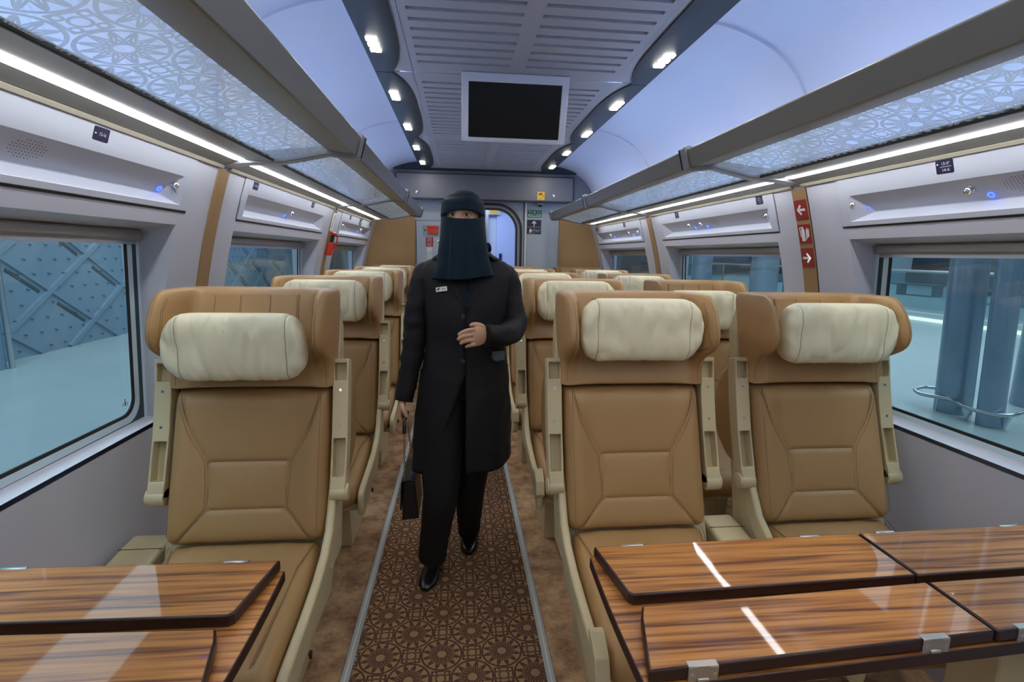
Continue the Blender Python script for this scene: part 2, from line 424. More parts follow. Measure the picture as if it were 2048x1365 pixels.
# pillar trims
TR = [(.31,.02),(2.085,2.175),(3.865,3.955)]
tn = 3
for sd, s in SIDE.items():
    for (a, b) in ((.27,.36),(2.085,2.175),(3.865,3.955)):
        zs = [.80+.05*k for k in range(19)]
        mb = MB(); n = len(zs)
        front = [[(CX+s*(hwz(z)-.004), y, z) for y in (a, b)] for z in zs]; back = [[(CX+s*(hwz(z)+.01), y, z) for y in (a, b)] for z in zs]
        rings = [[f[0], f[1], g[1], g[0]] for f, g in zip(front, back)]
        mb.loft(rings)
        struct(mb.build('trim_%d' % tn, M['brown'], angle=60, bevel=.0015)); tn += 1
        # dark shadow gap beside the trim
        gp = MB().loft([[(CX+s*(hwz(z)-.0015), y, z) for y in ((b, b+.004) if s == -1 else (a-.004, a))] + [(CX+s*(hwz(z)+.01), y, z) for y in ((b+.004, b) if s == -1 else (a, a-.004))] for z in zs])
        struct(gp.build('trim_%d' % tn, M['black'], flat=True)); tn += 1

# ------------------------------------------------------------------ overhead service panels
def ease(p): return p
def swp(s, y, z, d=0.): return Vector((CX+s*(hwz(z)+d), y, z))
def service_panel(s, ya, yb_, label, lamps, stickers, spk):
    """one moulded reading light panel above a window"""
    z0, z1 = 1.531, 1.709
    root = empty('service_panel', (0,0,0), label, 'panel', 'overhead service panels above the windows')
    mb = MB(); th = -.0045
    ra, rb, rt, rl = ya+.055, yb_-.055, 1.640, 1.548       # recess mouth
    ia, ib, zi = ra+.075, rb-.075, 1.580                    # recess valley
    def P(y, z, d=th): return swp(s, y, z, d)
    vs = [P(ya,z0),P(yb_,z0),P(yb_,z1),P(ya,z1), P(ra,rl),P(rb,rl),P(rb,rt),P(ra,rt)]
    mb.add(vs, [(0,1,5,4),(1,2,6,5),(2,3,7,6),(3,0,4,7)])
    bk = [P(ya,z0,.01),P(yb_,z0,.01),P(yb_,z1,.01),P(ya,z1,.01)]
    mb.add(vs[:4]+bk, [(0,1,5,4),(1,2,6,5),(2,3,7,6),(3,0,4,7)])
    va, vb = P(ia,zi,.036), P(ib,zi,.036)
    mb.add([vs[7],vs[6],vb,va], [(0,1,2,3)]); mb.add([vs[4],vs[5],vb,va], [(0,1,2,3)])
    mb.add([vs[4],vs[7],va], [(0,1,2)]); mb.add([vs[5],vs[6],vb], [(0,1,2)])
    mb.build('housing', M['panel'], root, angle=20, bevel=.003)
    gp = MB(); gp.loft([[swp(s,y,z0-.0005,-.002), swp(s,y,z0-.0065,-.002), swp(s,y,z0-.0065,.004), swp(s,y,z0-.0005,.004)] for y in (ya, yb_)])
    for q in (ya-.0028, yb_): gp.loft([[swp(s,yy,z,-.0012) for yy in (q, q+.0028)]+[swp(s,yy,z,.004) for yy in (q+.0028, q)] for z in (z0,(z0+z1)/2,z1)])
    gp.build('shadow_gap', M['black'], root, flat=True)
    # slope frame of the upper recess face
    def on(y, t):     # point on the upper slope, t 0 top .. 1 valley
        f = (y-ra)/(rb-ra); a = P(y,rt); b = Vector((va.x, y, va.z)); return a.lerp(b, t)
    nrm = (on(1.,.5)-on(1.,.4)).cross(Vector((0,1,0))).normalized()
    if nrm.x*s > 0: nrm = -nrm
    for y in lamps:
        c = on(y, .42); rl_ = MB().cyl(c-nrm*.002, c+nrm*.004, .0145, 24); ro = rl_.build('reading_light', M['chrome'], root, angle=40)
        MB().tube([c+nrm*.003, c+nrm*.009, c+nrm*.016+Vector((0,-.001,-.002)), c+nrm*.018+Vector((0,-.001,-.002))], [.011,.0115,.0085,.006], 20).build('swivel_lens', M['chrome'], ro, angle=40)
        yy = y-.045 if True else y
        c = on(yy, .78); rg = MB()
        U = Vector((0,1,0)); V = nrm.cross(U)
        pts = [c+nrm*.002+U*.008*math.cos(2*PI*k/24)+V*.008*math.sin(2*PI*k/24) for k in range(25)]
        rg.tube(pts, .0016, 6, False); rg.build('call_button', M['blue'], root)
        MB().cyl(c, c+nrm*.0015, .0065, 20).build('button_cap', M['panel'], root)
    Nn = Vector((-s,0,0))
    for y, lines, arrow in stickers:
        zc = 1.683; c = swp(s, y, zc, th); V = (swp(s,y,zc+.01,th)-swp(s,y,zc-.01,th)).normalized(); U = Vector((0,-s*-1,0))
        U = V.cross(Nn); U = Vector((0, (1 if s == -1 else -1), 0))
        st = decal(MB(), c, U, V, rrect(.056,.034 if len(lines) == 1 else .04,.004), .001).build('seat_number_plate', M['navy'], root)
        if len(lines) == 2:
            text(lines[0], .0125, c+V*.009+U*.004, U, V, M['white'], 'seat_number', st, .0016)
            text(lines[1], .0125, c-V*.010+U*.004, U, V, M['white'], 'seat_number', st, .0016)
            decal(MB(), c+U*.004, U, V, [(-.018,-.0005),(.018,-.0005),(.018,.0005),(-.018,.0005)], .0018).build('divider_line', M['white'], st)
        else:
            text(lines[0], .0125, c+U*.004, U, V, M['white'], 'seat_number', st, .0016)
        decal(MB(), c-U*.022+V*(.009 if len(lines) == 2 else 0), U, V, [(-.003,0),(0,-.002),(.003,-.001),(.003,.001),(0,.002)], .0018).build('pointer_mark', M['white'], st)
    if spk is not None:
        mb = MB(); 
        for i in range(-5,6):
            for j in range(-3,4):
                if (i/5.3)**2+(j/3.3)**2 > 1: continue
                c = on(spk+i*.009, .48+j*.095); mb.cyl(c-nrm*.001, c+nrm*.0004, .0013, 6)
        o = mb.build('speaker_holes', M['black'], root, flat=True)
    return root
A = {'0':'٠','1':'١','2':'٢','3':'٣','4':'٤','5':'٥','6':'٦','7':'٧','8':'٨','9':'٩'}
def ar(n): return str(n)+'-'+''.join(A[c] for c in str(n))
service_panel(-1, .56, 1.925, 'grey service panel over the nearest left window, plate 15', [1.84,.95], [(1.45,[ar(15)],1)], 1.27)
service_panel(-1, 2.33, 3.70, 'grey service panel over the second left window, between tan trim and red hammer', [3.02], [(2.44,[ar(12)],1),(3.33,[ar(9)],1)], None)
service_panel(-1, 4.12, 5.50, 'small far grey service panel on the left wall with a green square sticker', [4.26,5.02], [(4.42,[ar(6)],1),(5.36,[ar(3)],1)], None)
service_panel(1, .56, 1.905, 'grey service panel over the nearest right window, plate 13 and 14', [1.845,1.40], [(1.455,[ar(13),ar(14)],1)], 1.26)
service_panel(1, 2.31, 3.72, 'grey service panel over the second right window with three reading lights', [2.40,3.09,3.25], [(2.42,[ar(10),ar(11)],1),(3.38,[ar(7),ar(8)],1)], 2.93)
service_panel(1, 4.10, 5.52, 'far grey service panel on the right wall next to the bulkhead', [4.22,4.45,5.0], [(4.50,[ar(4),ar(5)],1),(5.42,[ar(1),ar(2)],1)], None)

# ------------------------------------------------------------------ cove, ceiling, roof
BAY = [-1.55,-.13,1.29,2.71,4.13,5.53]
covp = [(.60,2.345),(.72,2.330),(.82,2.312),(.92,2.280),(1.00,2.240),(1.07,2.185),(1.12,2.125),(1.155,2.06),(1.170,2.00),(1.175,1.90),(1.175,1.74)]
for i, (sd, s) in enumerate(SIDE.items()):
    mb = MB(); ys = [Y0,.33,2.12,3.90,YB]
    for a, b in zip(ys, ys[1:]):
        prof = crv([(h,0,z) for h, z in covp], 3)
        mb.loft([[(CX+s*p.x, y, p.z) for p in prof] for y in (a+.004, b-.004)], False, False)
        # joint bead
        prof2 = [(p.x*1.0-.0, p.z) for p in prof]
        mb.loft([[(CX+s*(p.x-dx*1.0), y, p.z-dz) for p in prof] for y, dx, dz in ((b-.004,0,0),(b-.004,.008,.008),(b+.012,.008,.008),(b+.012,0,0))], False, False)
    struct(mb.build('ceiling_cove_'+sd, M['cove'], angle=30))
# centre ceiling with slots
cb = struct(MB().box(CX-.86, CX+.86, Y0-.05, YB+.1, 2.352, 2.40).build('ceiling', M['cove'], flat=True))
struct(MB().box(-1.2, 1.74, Y0-.1, YB+2.2, 2.42, 2.45).build('ceiling_roof', M['dark'], flat=True))
LAMPS = []
def inner(t): return .525+.072*abs(t)**4
for bi, (a, b) in enumerate(zip(BAY, BAY[1:])):
    root = empty('ceiling_panel', (0,0,0), ['ceiling panel behind the camera','ceiling panel overhead at the camera','slotted ceiling panel nearest to the viewer','slotted ceiling panel above the hanging screen','slotted ceiling panel at the far end by the bulkhead'][bi], 'ceiling panel', 'slotted centre ceiling panels')
    mb = MB(); a2, b2 = a+.003, b-.003
    n = 14; off = .145; pit = (b-a-2*off)/(n-1)
    yb = [a2]
    for k in range(n):
        c = a+off+k*pit; yb += [c-.014, c+.014]
    yb += [b2]
    xb = [CX-.50,CX-.468,CX-.035,CX+.035,CX+.468,CX+.50]
    mb.cells(xb, yb, lambda i, j: .014 if (j % 2 == 1 and i in (1,3)) else 0., lambda u, v, d: (u, v, 2.275+d))
    mb.build('slotted_panel', M['ceil'], root, flat=True)
    sl = MB()
    for k in range(n):
        c = a+off+k*pit
        for q in (-1, 1): sl.box(CX+q*.0355 if q > 0 else CX-.4675, CX+.4675 if q > 0 else CX-.0355, c-.0138, c+.0138, 2.2885, 2.2899)
    sl.build('perforated_slots', M['slot'], root, flat=True)
    for s in (-1, 1):
        e = MB(); N = 24
        e.loft([[(CX+s*.498, a2+(b2-a2)*k/N, 2.275) , (CX+s*(inner(2*k/N-1)+.012), a2+(b2-a2)*k/N, 2.275)] for k in range(N+1)], False, False)
        e.build('panel_edge', M['ceil'], root, flat=True)
        e = MB()
        e.loft([[(CX+s*inner(2*k/N-1), y, 2.268), (CX+s*.678, y, 2.268), (CX+s*.686, y, 2.276), (CX+s*.686, y, 2.30), (CX+s*inner(2*k/N-1), y, 2.30)] for k in range(N+1) for y in (a2+(b2-a2)*k/N,)])
        st = e.build('lamp_strip', M['dark'], root, angle=50)
        for ly in ([b-.335] if True else []) + [a+.37]:
            lp = MB()
            for q in (-1,0,1):
                cy = ly+q*.058; cx = CX+s*(.635)
                lp.box(cx-.023, cx+.023, cy-.018, cy+.018, 2.262, 2.269)
            o = lp.build('led_lamp', M['lamp'], st, bevel=.004)
            LAMPS.append((CX+s*.635, ly))
    # hidden cove strip above the panel edge
    for s in (-1, 1):
        MB().box(CX+s*.60-.012, CX+s*.60+.012, a+.05, b-.05, 2.303, 2.309).build('cove_light', M['cove_led'], root, flat=True)

# ------------------------------------------------------------------ luggage racks
def rack(s, ya, yb_, label):
    root = empty('luggage_rack', (CX+s*.9, (ya+yb_)/2, 0), label, 'luggage rack', 'glass luggage racks along both walls')
    def Q(h, z, y): return (CX+s*h-(CX+s*.9), y-(ya+yb_)/2, z)
    def prof(mb, pts, y0, y1): return mb.loft([[Q(h,z,y) for h, z in pts] for y in (y0, y1)])
    a, b = ya+.03, yb_-.03
    prof(MB(), [(.648,1.836),(.655,1.842),(.668,1.842),(.675,1.800),(.775,1.797),(.775,1.783),(.682,1.768),(.672,1.770)], a, b).build('front_rail', M['rack'], root, bevel=.003)
    prof(MB(), [(.770,1.793),(.984,1.747),(.984,1.741),(.770,1.787)], a+.012, b-.012).build('glass_shelf', M['clear'], root, flat=True)
    root.children[-1].data.materials.append(M['rglass'])
    for p in root.children[-1].data.polygons:
        if p.normal.z < -.5: p.material_index = 1
    prof(MB(), [(.978,1.752),(.978,1.735),(1.070,1.736),(1.070,1.742),(1.106,1.742),(1.106,1.733),(1.150,1.716),(1.160,1.722),(1.160,1.755)], a, b).build('rear_rail', M['rack'], root, flat=True)
    prof(MB(), [(1.072,1.744),(1.072,1.7335),(1.104,1.7325),(1.104,1.744)], a+.02, b-.02).build('light_strip', M['led'], root, flat=True)
    prof(MB(), [(1.150,1.713),(1.158,1.704),(1.172,1.706),(1.172,1.722),(1.160,1.722)], a, b).build('cream_edge', mat('cream_edge', (.50,.47,.38), .5), root, flat=True)
    prof(MB(), [(.974,1.747),(.982,1.747),(.982,1.738),(.974,1.738)], a, b).build('seal', M['black'], root, flat=True)
    # hidden blue uplight on the rear of the rack
    prof(MB(), [(1.03,1.758),(1.06,1.758),(1.06,1.764),(1.03,1.764)], a+.05, b-.05).build('uplight_strip', M['uplight'], root, flat=True)
    return root
def bracket(s, y, label):
    root = MB()
    pts = [(.640,1.846),(.652,1.856),(.676,1.852),(.70,1.815),(.80,1.800),(1.16,1.756),(1.16,1.712),(1.09,1.724),(.95,1.732),(.78,1.768),(.680,1.756),(.664,1.760)]
    root.loft([[(CX+s*h, yy, z) for h, z in pts] for yy in (y-.028, y+.028)])
    o = tag(root.build('rack_bracket', M['rack2'], None, bevel=.004), label, 'bracket', 'grey brackets between luggage racks')
    MB().loft([[(CX+s*h, yy, z) for h, z in [(.6375,1.842),(.645,1.85),(.70,1.81),(.70,1.79),(.66,1.765)]] for yy in (y+.0275, y+.0305)]).build('rubber_edge', M['black'], o)
    return o
RJ = [-1.5,.36,2.13,3.87,5.33]
for s, nm in ((-1,'left'),(1,'right')):
    for k, (a, b) in enumerate(zip(RJ, RJ[1:])):
        rack(s, a, b, '%s patterned glass luggage rack on the %s side' % (['rearmost','nearest','middle','far short'][k], nm) + [' behind the viewer',' at the top corner of the view',' beyond the first bracket',' ending at the bulkhead'][k])
    for k, y in enumerate(RJ[1:]):
        bracket(s, y, 'grey luggage rack bracket on the %s side, %s' % (nm, ['beside the camera','first one in view','second one in view','last one before the bulkhead'][k]))

# ------------------------------------------------------------------ bulkhead
def bulkhead():
    mb = MB()
    # wall with an arched doorway: strips of quads around the opening
    dl, dr, top, R = -.12, .655, 1.935, .27
    out = []
    arch = [(dl,0)] + [(dl, top-R)] + [(dl+R-R*math.cos(t), top-R+R*math.sin(t)) for t in [PI/2*k/10 for k in range(1,11)]] + [(dr-R+R*math.sin(t), top-R+R*math.cos(t)) for t in [PI/2*k/10 for k in range(0,11)]] + [(dr,0)]
    outer = []
    for x, z in arch:
        if z <= top-R+1e-6: outer.append((-1.16 if x < CX else 1.70, z))
        else:
            cx = dl+R if x < CX else dr-R; dx, dz = x-cx, z-(top-R)
            if x < CX: t = math.atan2(dz, -dx); px = -1.16 if t < PI/4 else -1.16+( (t-PI/4)/(PI/4))*(1.16+dl+R); pz = top-R+(t/(PI/4))*(2.5-top+R) if t < PI/4 else 2.5
            else: t = math.atan2(dz, dx); px = 1.70 if t < PI/4 else 1.70-((t-PI/4)/(PI/4))*(1.70-dr+R); pz = top-R+(t/(PI/4))*(2.5-top+R) if t < PI/4 else 2.5
            outer.append((px, min(pz,2.45)))
    n = len(arch)
    for y0, y1 in ((YB, YB+.05),):
        vs = [(x,y0,z) for x,z in arch]+[(x,y0,z) for x,z in outer]+[(x,y1,z) for x,z in arch]
        mb.add(vs, [(i,i+1,n+i+1,n+i) for i in range(n-1)]+[(i,i+1,2*n+i+1,2*n+i) for i in range(n-1)])
    w = struct(mb.build('wall_front', M['bulk'], angle=30))
    def archring(g0, g1, y0, y1, m, name):
        def A_(g): 
            return [(dl-g,0.)]+[(dl-g,top-R)]+[(dl+R-(R+g)*math.cos(t), top-R+(R+g)*math.sin(t)) for t in [PI/2*k/10 for k in range(1,11)]]+[(dr-R+(R+g)*math.sin(t), top-R+(R+g)*math.cos(t)) for t in [PI/2*k/10 for k in range(0,11)]]+[(dr+g,0.)]
        a, b = A_(g0), A_(g1)
        m_ = MB(); m_.loft([[(x,y0,z) for x,z in a],[(x,y1,z) for x,z in a],[(x,y1,z) for x,z in b],[(x,y0,z) for x,z in b],[(x,y0,z) for x,z in a]], False, False)
        return m_.build(name, m, w, angle=50)
    archring(-.004,.022,YB-.012,YB+.03,M['black'],'door_seal'); archring(-.03,-.004,YB-.004,YB+.04,mat('door_grey', (.22,.24,.28), .4),'door_frame'); archring(-.052,-.03,YB-.008,YB+.03,M['black'],'door_seal')
    archring(.022,.055,YB-.02,YB+.01,mat('door_rim', (.30,.32,.38), .4),'door_rim')
    return w
bulkhead()
# tan side panels of the bulkhead
for s, x0, x1, lab in ((-1,-1.05,-.489,'left'),(1,1.088,1.60,'right')):
    zs = [0,.8,1.27,1.49,1.70,1.80]
    mb = MB(); 
    ring = []
    inner_x = x1 if s == -1 else x0
    mb.add([(inner_x,YB-.03,z) for z in zs]+[(CX+s*hwz(z),YB-.03-.05,z) for z in zs]+[(inner_x,YB,z) for z in zs], [(i,i+1,len(zs)+i+1,len(zs)+i) for i in range(len(zs)-1)]+[(i,i+1,2*len(zs)+i+1,2*len(zs)+i) for i in range(len(zs)-1)])
    struct(mb.build('trim_bulkhead_'+lab, M['brown'], angle=60))
# header above: dark grey arch infill and beam
mb = MB(); mb.box(-.95,1.49,5.60,5.71,1.97,2.34); struct(mb.build('wall_header', mat('header_plastic', (.12,.14,.18), .4), flat=True))
bm_ = MB().box(-.665,1.205,5.575,5.60,1.975,2.225).build('header_hatch', M['beam'], None, bevel=.006)
tag(bm_, 'wide dark grey hatch panel above the end door', 'panel')
g = MB()
for (x0,x1,z0,z1) in ((-.672,1.212,2.225,2.231),(-.672,-.666,1.975,2.231),(1.206,1.212,1.975,2.231),(-.672,1.212,1.966,1.974)): g.box(x0,x1,5.572,5.58,z0,z1)
g.build('shadow_gap', M['black'], bm_, flat=True)
for x in (-.455,.995):
    MB().tube([(x,5.576,2.035),(x,5.568,2.035),(x,5.566,2.035)], [.016,.014,.006], 20).build('lock_bolt', M['chrome'], bm_)
MB().box(-.95,1.49,5.53,5.60,2.262,2.34).build('ceiling_end', M['dark'], None, flat=True)['kind'] = 'structure'
# white-grey door post right of the arch
p_ = struct(MB().box(.70,.722,YB-.03,YB,0,1.97).build('trim_door_post', mat('post', (.55,.6,.66), .35), bevel=.004))
struct(MB().box(.692,.699,YB-.022,YB,0,1.97).build('trim_door_gap', M['black'], flat=True))
# left equipment cabinet with red handle
cab = MB().box(-.475,-.175,YB-.02,YB,.9,1.752).build('equipment_cabinet', M['bulk'], None, bevel=.003)
tag(cab, 'grey equipment cabinet door with red handle on the end wall', 'cabinet')
g = MB()
for (x0,x1,z0,z1) in ((-.479,-.475,.9,1.756),(-.479,-.175,1.752,1.756)): g.box(x0,x1,YB-.018,YB,z0,z1)
g.build('shadow_gap', M['black'], cab, flat=True)
MB().box(-.402,-.185,YB-.024,YB-.02,1.588,1.708).build('handle_box', mat('cab_grey', (.30,.34,.40), .4), cab, bevel=.002)
rh = MB().box(-.352,-.245,YB-.05,YB-.024,1.612,1.695).build('emergency_handle', M['redp'], cab, bevel=.006)
MB().box(-.36,-.237,YB-.055,YB-.045,1.675,1.70).build('handle_lip', M['redp'], rh, bevel=.004)
MB().cyl((-.38,YB-.026,1.652),(-.38,YB-.023,1.652),.010,16).build('key_hole', M['black'], cab)
nt_ = MB().box(-.375,-.295,YB-.0215,YB-.02,1.478,1.578).build('red_notice', M['red'], cab)
for k in range(7): text('PULL HANDLE TO OPEN DOOR'[k*3:k*3+9] if k else 'EMERGENCY', .010, (-.335,YB-.0215,1.568-.0125*k-(.005 if k > 3 else 0)), (1,0,0), (0,0,1), M['white'], 'notice_text', nt_)
MB().tube([(-.235,YB-.02,1.535),(-.235,YB-.03,1.535),(-.235,YB-.033,1.535)],[.018,.016,.008],20).build('cabinet_lock', M['chrome'], cab)
MB().box(-.362,-.308,YB-.0225,YB-.02,1.34,1.468).build('label_holder', M['steel'], cab)
# camera dome
cm = MB().box(.83,.905,5.66,YB,1.945,1.968).build('security_camera', M['bulk'], None, bevel=.006)
tag(cm, 'small ceiling security camera above the green exit sign', 'camera')
MB().sphere((.868,5.685,1.940),.022,.022,.016).build('lens_dome', M['black'], cm)
# signs on the end wall
def sign(name, label, P, U, V, w, h, m, cat='sign'):
    o = decal(MB(), P, U, V, rrect(w,h,.005), .0025, .0022).build(name, m, None)
    return tag(o, label, cat)
U, V = (1,0,0), (0,0,1)
sg = sign('exit_sign', 'green exit sign with white arrow on the end wall', (.811,YB,1.853), U, V, .158, .078, M['green'])
text('EXIT', .017, (.765,YB,1.877), U, V, M['white'], 'sign_text', sg, .0032); text('خروج', .017, (.858,YB,1.877), U, V, M['white'], 'sign_text', sg, .0032)
a_ = MB()
for poly in ([(-.003,-.006),(.003,-.006),(.003,.018),(-.003,.018)],[(-.014,.014),(0,.030),(.014,.014),(.011,.011),(0,.023),(-.011,.011)],[(-.066,-.028),(.066,-.028),(.066,-.022),(-.066,-.022)],[(-.066,-.022),(-.06,-.022),(-.06,-.006),(-.066,-.006)],[(.06,-.022),(.066,-.022),(.066,-.006),(.06,-.006)],[(-.06,-.010),(-.018,-.010),(-.018,-.006),(-.06,-.006)],[(.018,-.010),(.06,-.010),(.06,-.006),(.018,-.006)]): decal(a_, (.811,YB,1.853), U, V, poly, .0034)
a_.build('arrow_symbol', M['white'], sg)
sg = sign('cafe_sign', 'navy sign with white arrow and cup symbol under the exit sign', (.809,YB,1.711), U, V, .158, .155, M['navy'])
a_ = MB()
def big_arrow(mb, P, U, V, ang, sc):
    c, s_ = math.cos(ang), math.sin(ang)
    for poly in ([(-.09,-.5),(.09,-.5),(.09,.25),(-.09,.25)], [(-.42,.02),(-.30,-.10),(0,.22),(0,.46)], [(.42,.02),(0,.46),(0,.22),(.30,-.10)]):
        decal(mb, P, U, V, [((x*c-y*s_)*sc,(x*s_+y*c)*sc) for x, y in poly], .0034)
big_arrow(a_, (.809,YB,1.751), U, V, 0, .062)
a_.build('arrow_symbol', M['white'], sg)
a_ = MB()
decal(a_, (.809,YB,1.711), U, V, [(-.079,-.0015),(.079,-.0015),(.079,.0005),(-.079,.0005)], .0034); decal(a_, (.809,YB,1.711), U, V, [(-.001,-.0775),(.001,-.0775),(.001,0),(-.001,0)], .0034)
a_.build('divider_line', M['white'], sg)
a_ = MB(); cc = (.770,YB,1.672)
for poly in ([(-.016,.010),(.016,.010),(.011,-.012),(-.011,-.012)],[(.016,.008),(.024,.006),(.020,-.006),(.013,-.003)],[(-.022,-.016),(.022,-.016),(.016,-.020),(-.016,-.020)],[(-.008,.014),(-.004,.024),(0,.014)],[(.0,.014),(.004,.026),(.010,.014)]): decal(a_, cc, U, V, poly, .0034)
a_.build('cup_symbol', M['white'], sg)
text('Cafeteria', .010, (.770,YB,1.643), U, V, M['white'], 'sign_text', sg, .0032); text('المقصف', .018, (.849,YB,1.680), U, V, M['white'], 'sign_text', sg, .0032); text('Cafeteria', .011, (.849,YB,1.660), U, V, M['white'], 'sign_text', sg, .0032)
sg = sign('cctv_sign', 'small yellow camera warning sign on the hatch', (.855,5.575,2.030), U, V, .078, .086, M['yellow'])
a_ = MB()
for poly in ([(-.026,.010),(.006,.026),(.014,.012),(-.018,-.004)],[(.010,.008),(.018,.012),(.020,.006),(.014,.002)],[(.014,.002),(.018,.0),(.026,-.008),(.022,-.012)],[(.022,-.004),(.028,-.004),(.028,-.018),(.022,-.018)]): decal(a_, (.855,5.575,2.038), U, V, poly, .0034)
a_.build('camera_symbol', M['black'], sg)
text('CCTV', .012, (.855,5.575,1.998), U, V, M['black'], 'sign_text', sg, .0032)

# vestibule behind the door
vb = mat('vestibule', (.55,.62,.78), .4)
v = MB(); v.add([(-.6,5.80,0),(-.6,7.6,0),(-.6,7.6,2.3),(-.6,5.8,2.3)],[(0,1,2,3)]); v.add([(1.2,5.80,0),(1.2,7.6,0),(1.2,7.6,2.3),(1.2,5.8,2.3)],[(0,1,2,3)]); v.add([(-.6,7.6,0),(1.2,7.6,0),(1.2,7.6,2.3),(-.6,7.6,2.3)],[(0,1,2,3)]); v.add([(-.6,5.8,2.3),(1.2,5.8,2.3),(1.2,7.6,2.3),(-.6,7.6,2.3)],[(0,1,2,3)])
struct(v.build('wall_vestibule', vb, flat=True))
struct(MB().box(.36,.40,7.50,7.6,0,2.2).build('trim_vestibule_post', M['steel'], flat=True))
d = struct(MB().box(.52,1.0,7.55,7.6,.1,2.0).build('door_1', mat('vest_door', (.45,.55,.85), .4), bevel=.01))
MB().box(.56,.60,7.53,7.55,1.30,1.42).build('door_lock', M['navy'], d)
struct(MB().box(.0,.12,6.3,6.5,2.285,2.297).build('ceiling_lamp_vestibule', M['lamp'], flat=True))
y_ = sign('vestibule_sign', 'small yellow sign beyond the end door', (.48,7.49,2.03), U, V, .12,.09, M['yellow'])
MB().box(.40,.56,7.497,7.5,1.97,2.09).build('sign_mount', vb, y_)

# pillar signs on the right
def pill_pt(z, s, y, d=-.004): return swp(s, y, z, d)
for z, kind, lab in ((1.614,'l','red sign with white left-pointing arrow on the tan pillar trim'),(1.512,'f','red fire extinguisher sign on the tan pillar trim'),(1.410,'r','red sign with white right-pointing arrow on the tan pillar trim')):
    P_ = pill_pt(z, 1, 2.13); V_ = (pill_pt(z+.01,1,2.13)-pill_pt(z-.01,1,2.13)).normalized(); U_ = Vector((0,-1,0))
    sg = sign('fire_sign' if kind == 'f' else 'arrow_sign', lab, P_, U_, V_, .078, .086, M['red'])
    a_ = MB()
    if kind == 'l': big_arrow(a_, P_, U_, V_, PI/2, .056); a_.build('arrow_symbol', M['white'], sg)
    elif kind == 'r': big_arrow(a_, P_, U_, V_, -PI/2, .056); a_.build('arrow_symbol', M['white'], sg)
    else:
        for poly in ([(-.018,-.030),(.004,-.030),(.004,.018),(-.002,.024),(-.012,.024),(-.018,.018)],[(-.012,.024),(-.002,.024),(-.002,.032),(-.012,.032)],[(-.026,.026),(-.002,.030),(-.002,.033),(-.028,.030)],[(-.028,.030),(-.024,.028),(-.022,-.01),(-.025,-.012)]): decal(a_, P_, U_, V_, poly, .0034)
        for k in range(4): decal(a_, P_, U_, V_, [(.008+k*.0065,-.026+k*.004),(.012+k*.0065,-.022+k*.004),(.017+k*.005,.012+k*.004),(.022+k*.004,.030-k*.003),(.013+k*.005,.018),(.011+k*.005,-.004)], .0034)
        a_.build('extinguisher_symbol', M['white'], sg)
# red hammer and its sign, green stickers on the left
P_ = pill_pt(1.60, -1, 3.91); V_ = (pill_pt(1.61,-1,3.91)-pill_pt(1.59,-1,3.91)).normalized()
hs = sign('hammer_sign', 'white and green notice above the red emergency hammer', pill_pt(1.625,-1,3.91), (0,1,0), V_, .075, .155, M['white'])
a_ = MB()
for poly in ([(-.037,.06),(.037,.06),(.037,.075),(-.037,.075)],[(-.02,-.05),(0,.0),(.02,.03),(.024,.026),(.005,-.005),(-.012,-.052)],[(-.01,.02),(.01,.045),(.016,.04),(-.002,.016)]): decal(a_, pill_pt(1.625,-1,3.91), (0,1,0), V_, poly, .0034)
a_.build('notice_symbol', M['green'], hs)
hm = empty('emergency_hammer', (0,0,0), 'red emergency hammer clipped to the second left pillar', 'hammer')
hb = MB(); c0 = pill_pt(1.45,-1,3.93,-.02); 
hb.loft([[ (pill_pt(z,-1,3.91+dy,dd)) for dy, dd in ((-.028,-.012),(.028,-.012),(.028,-.05),(-.028,-.05))] for z in (1.375,1.47)])
hb.build('holder', M['redp'], hm, bevel=.004)
MB().loft([[pill_pt(z,-1,3.91+dy,dd) for dy, dd in ((-.012,-.016),(.02,-.016),(.02,-.04),(-.012,-.04))] for z in (1.47,1.53)]).build('hammer_handle', M['black'], hm, bevel=.004)
MB().tube([pill_pt(1.535,-1,3.86,-.028), pill_pt(1.53,-1,3.90,-.04), pill_pt(1.515,-1,3.965,-.05)],[.010,.014,.007],12).build('hammer_head', M['redp'], hm)
MB().tube([pill_pt(1.52,-1,3.955,-.05), pill_pt(1.46,-1,3.95,-.06), pill_pt(1.41,-1,3.945,-.055)],.005,8).build('pull_tab', M['redp'], hm)
sg = sign('green_panel_sticker', 'green square sticker on the far left service panel', swp(-1,4.85,1.672,-.0125), (0,1,0), (swp(-1,5,1.70)-swp(-1,5,1.65)).normalized(), .075, .06, M['green'])
a_ = MB(); decal(a_, swp(-1,4.85,1.672,-.0125), (0,1,0), (swp(-1,5,1.70)-swp(-1,5,1.65)).normalized(), [(-.02,-.018),(-.012,-.018),(-.004,.004),(.01,-.004),(.018,.004),(.0,.018),(-.012,.012)], .0034); a_.build('sticker_symbol', M['white'], sg)
for y, lab in ((4.22,'green sticker on the far left window, the nearer of two'),(4.34,'green and white sticker on the far left window, the farther of two')):
    c_ = Vector((CX-1.392+.02*.4, y, 1.21)); sg = sign('window_sticker', lab, c_, (0,1,0), (.05,0,1), .085, .10, M['green'])
    decal(MB(), c_, (0,1,0), (.05,0,1), [(-.018,-.03),(.018,-.03),(.018,.03),(-.018,.03)] if y > 4.3 else [(-.012,-.008),(.012,-.008),(.012,.012),(-.004,.018)], .0036).build('sticker_symbol', M['white'], sg)

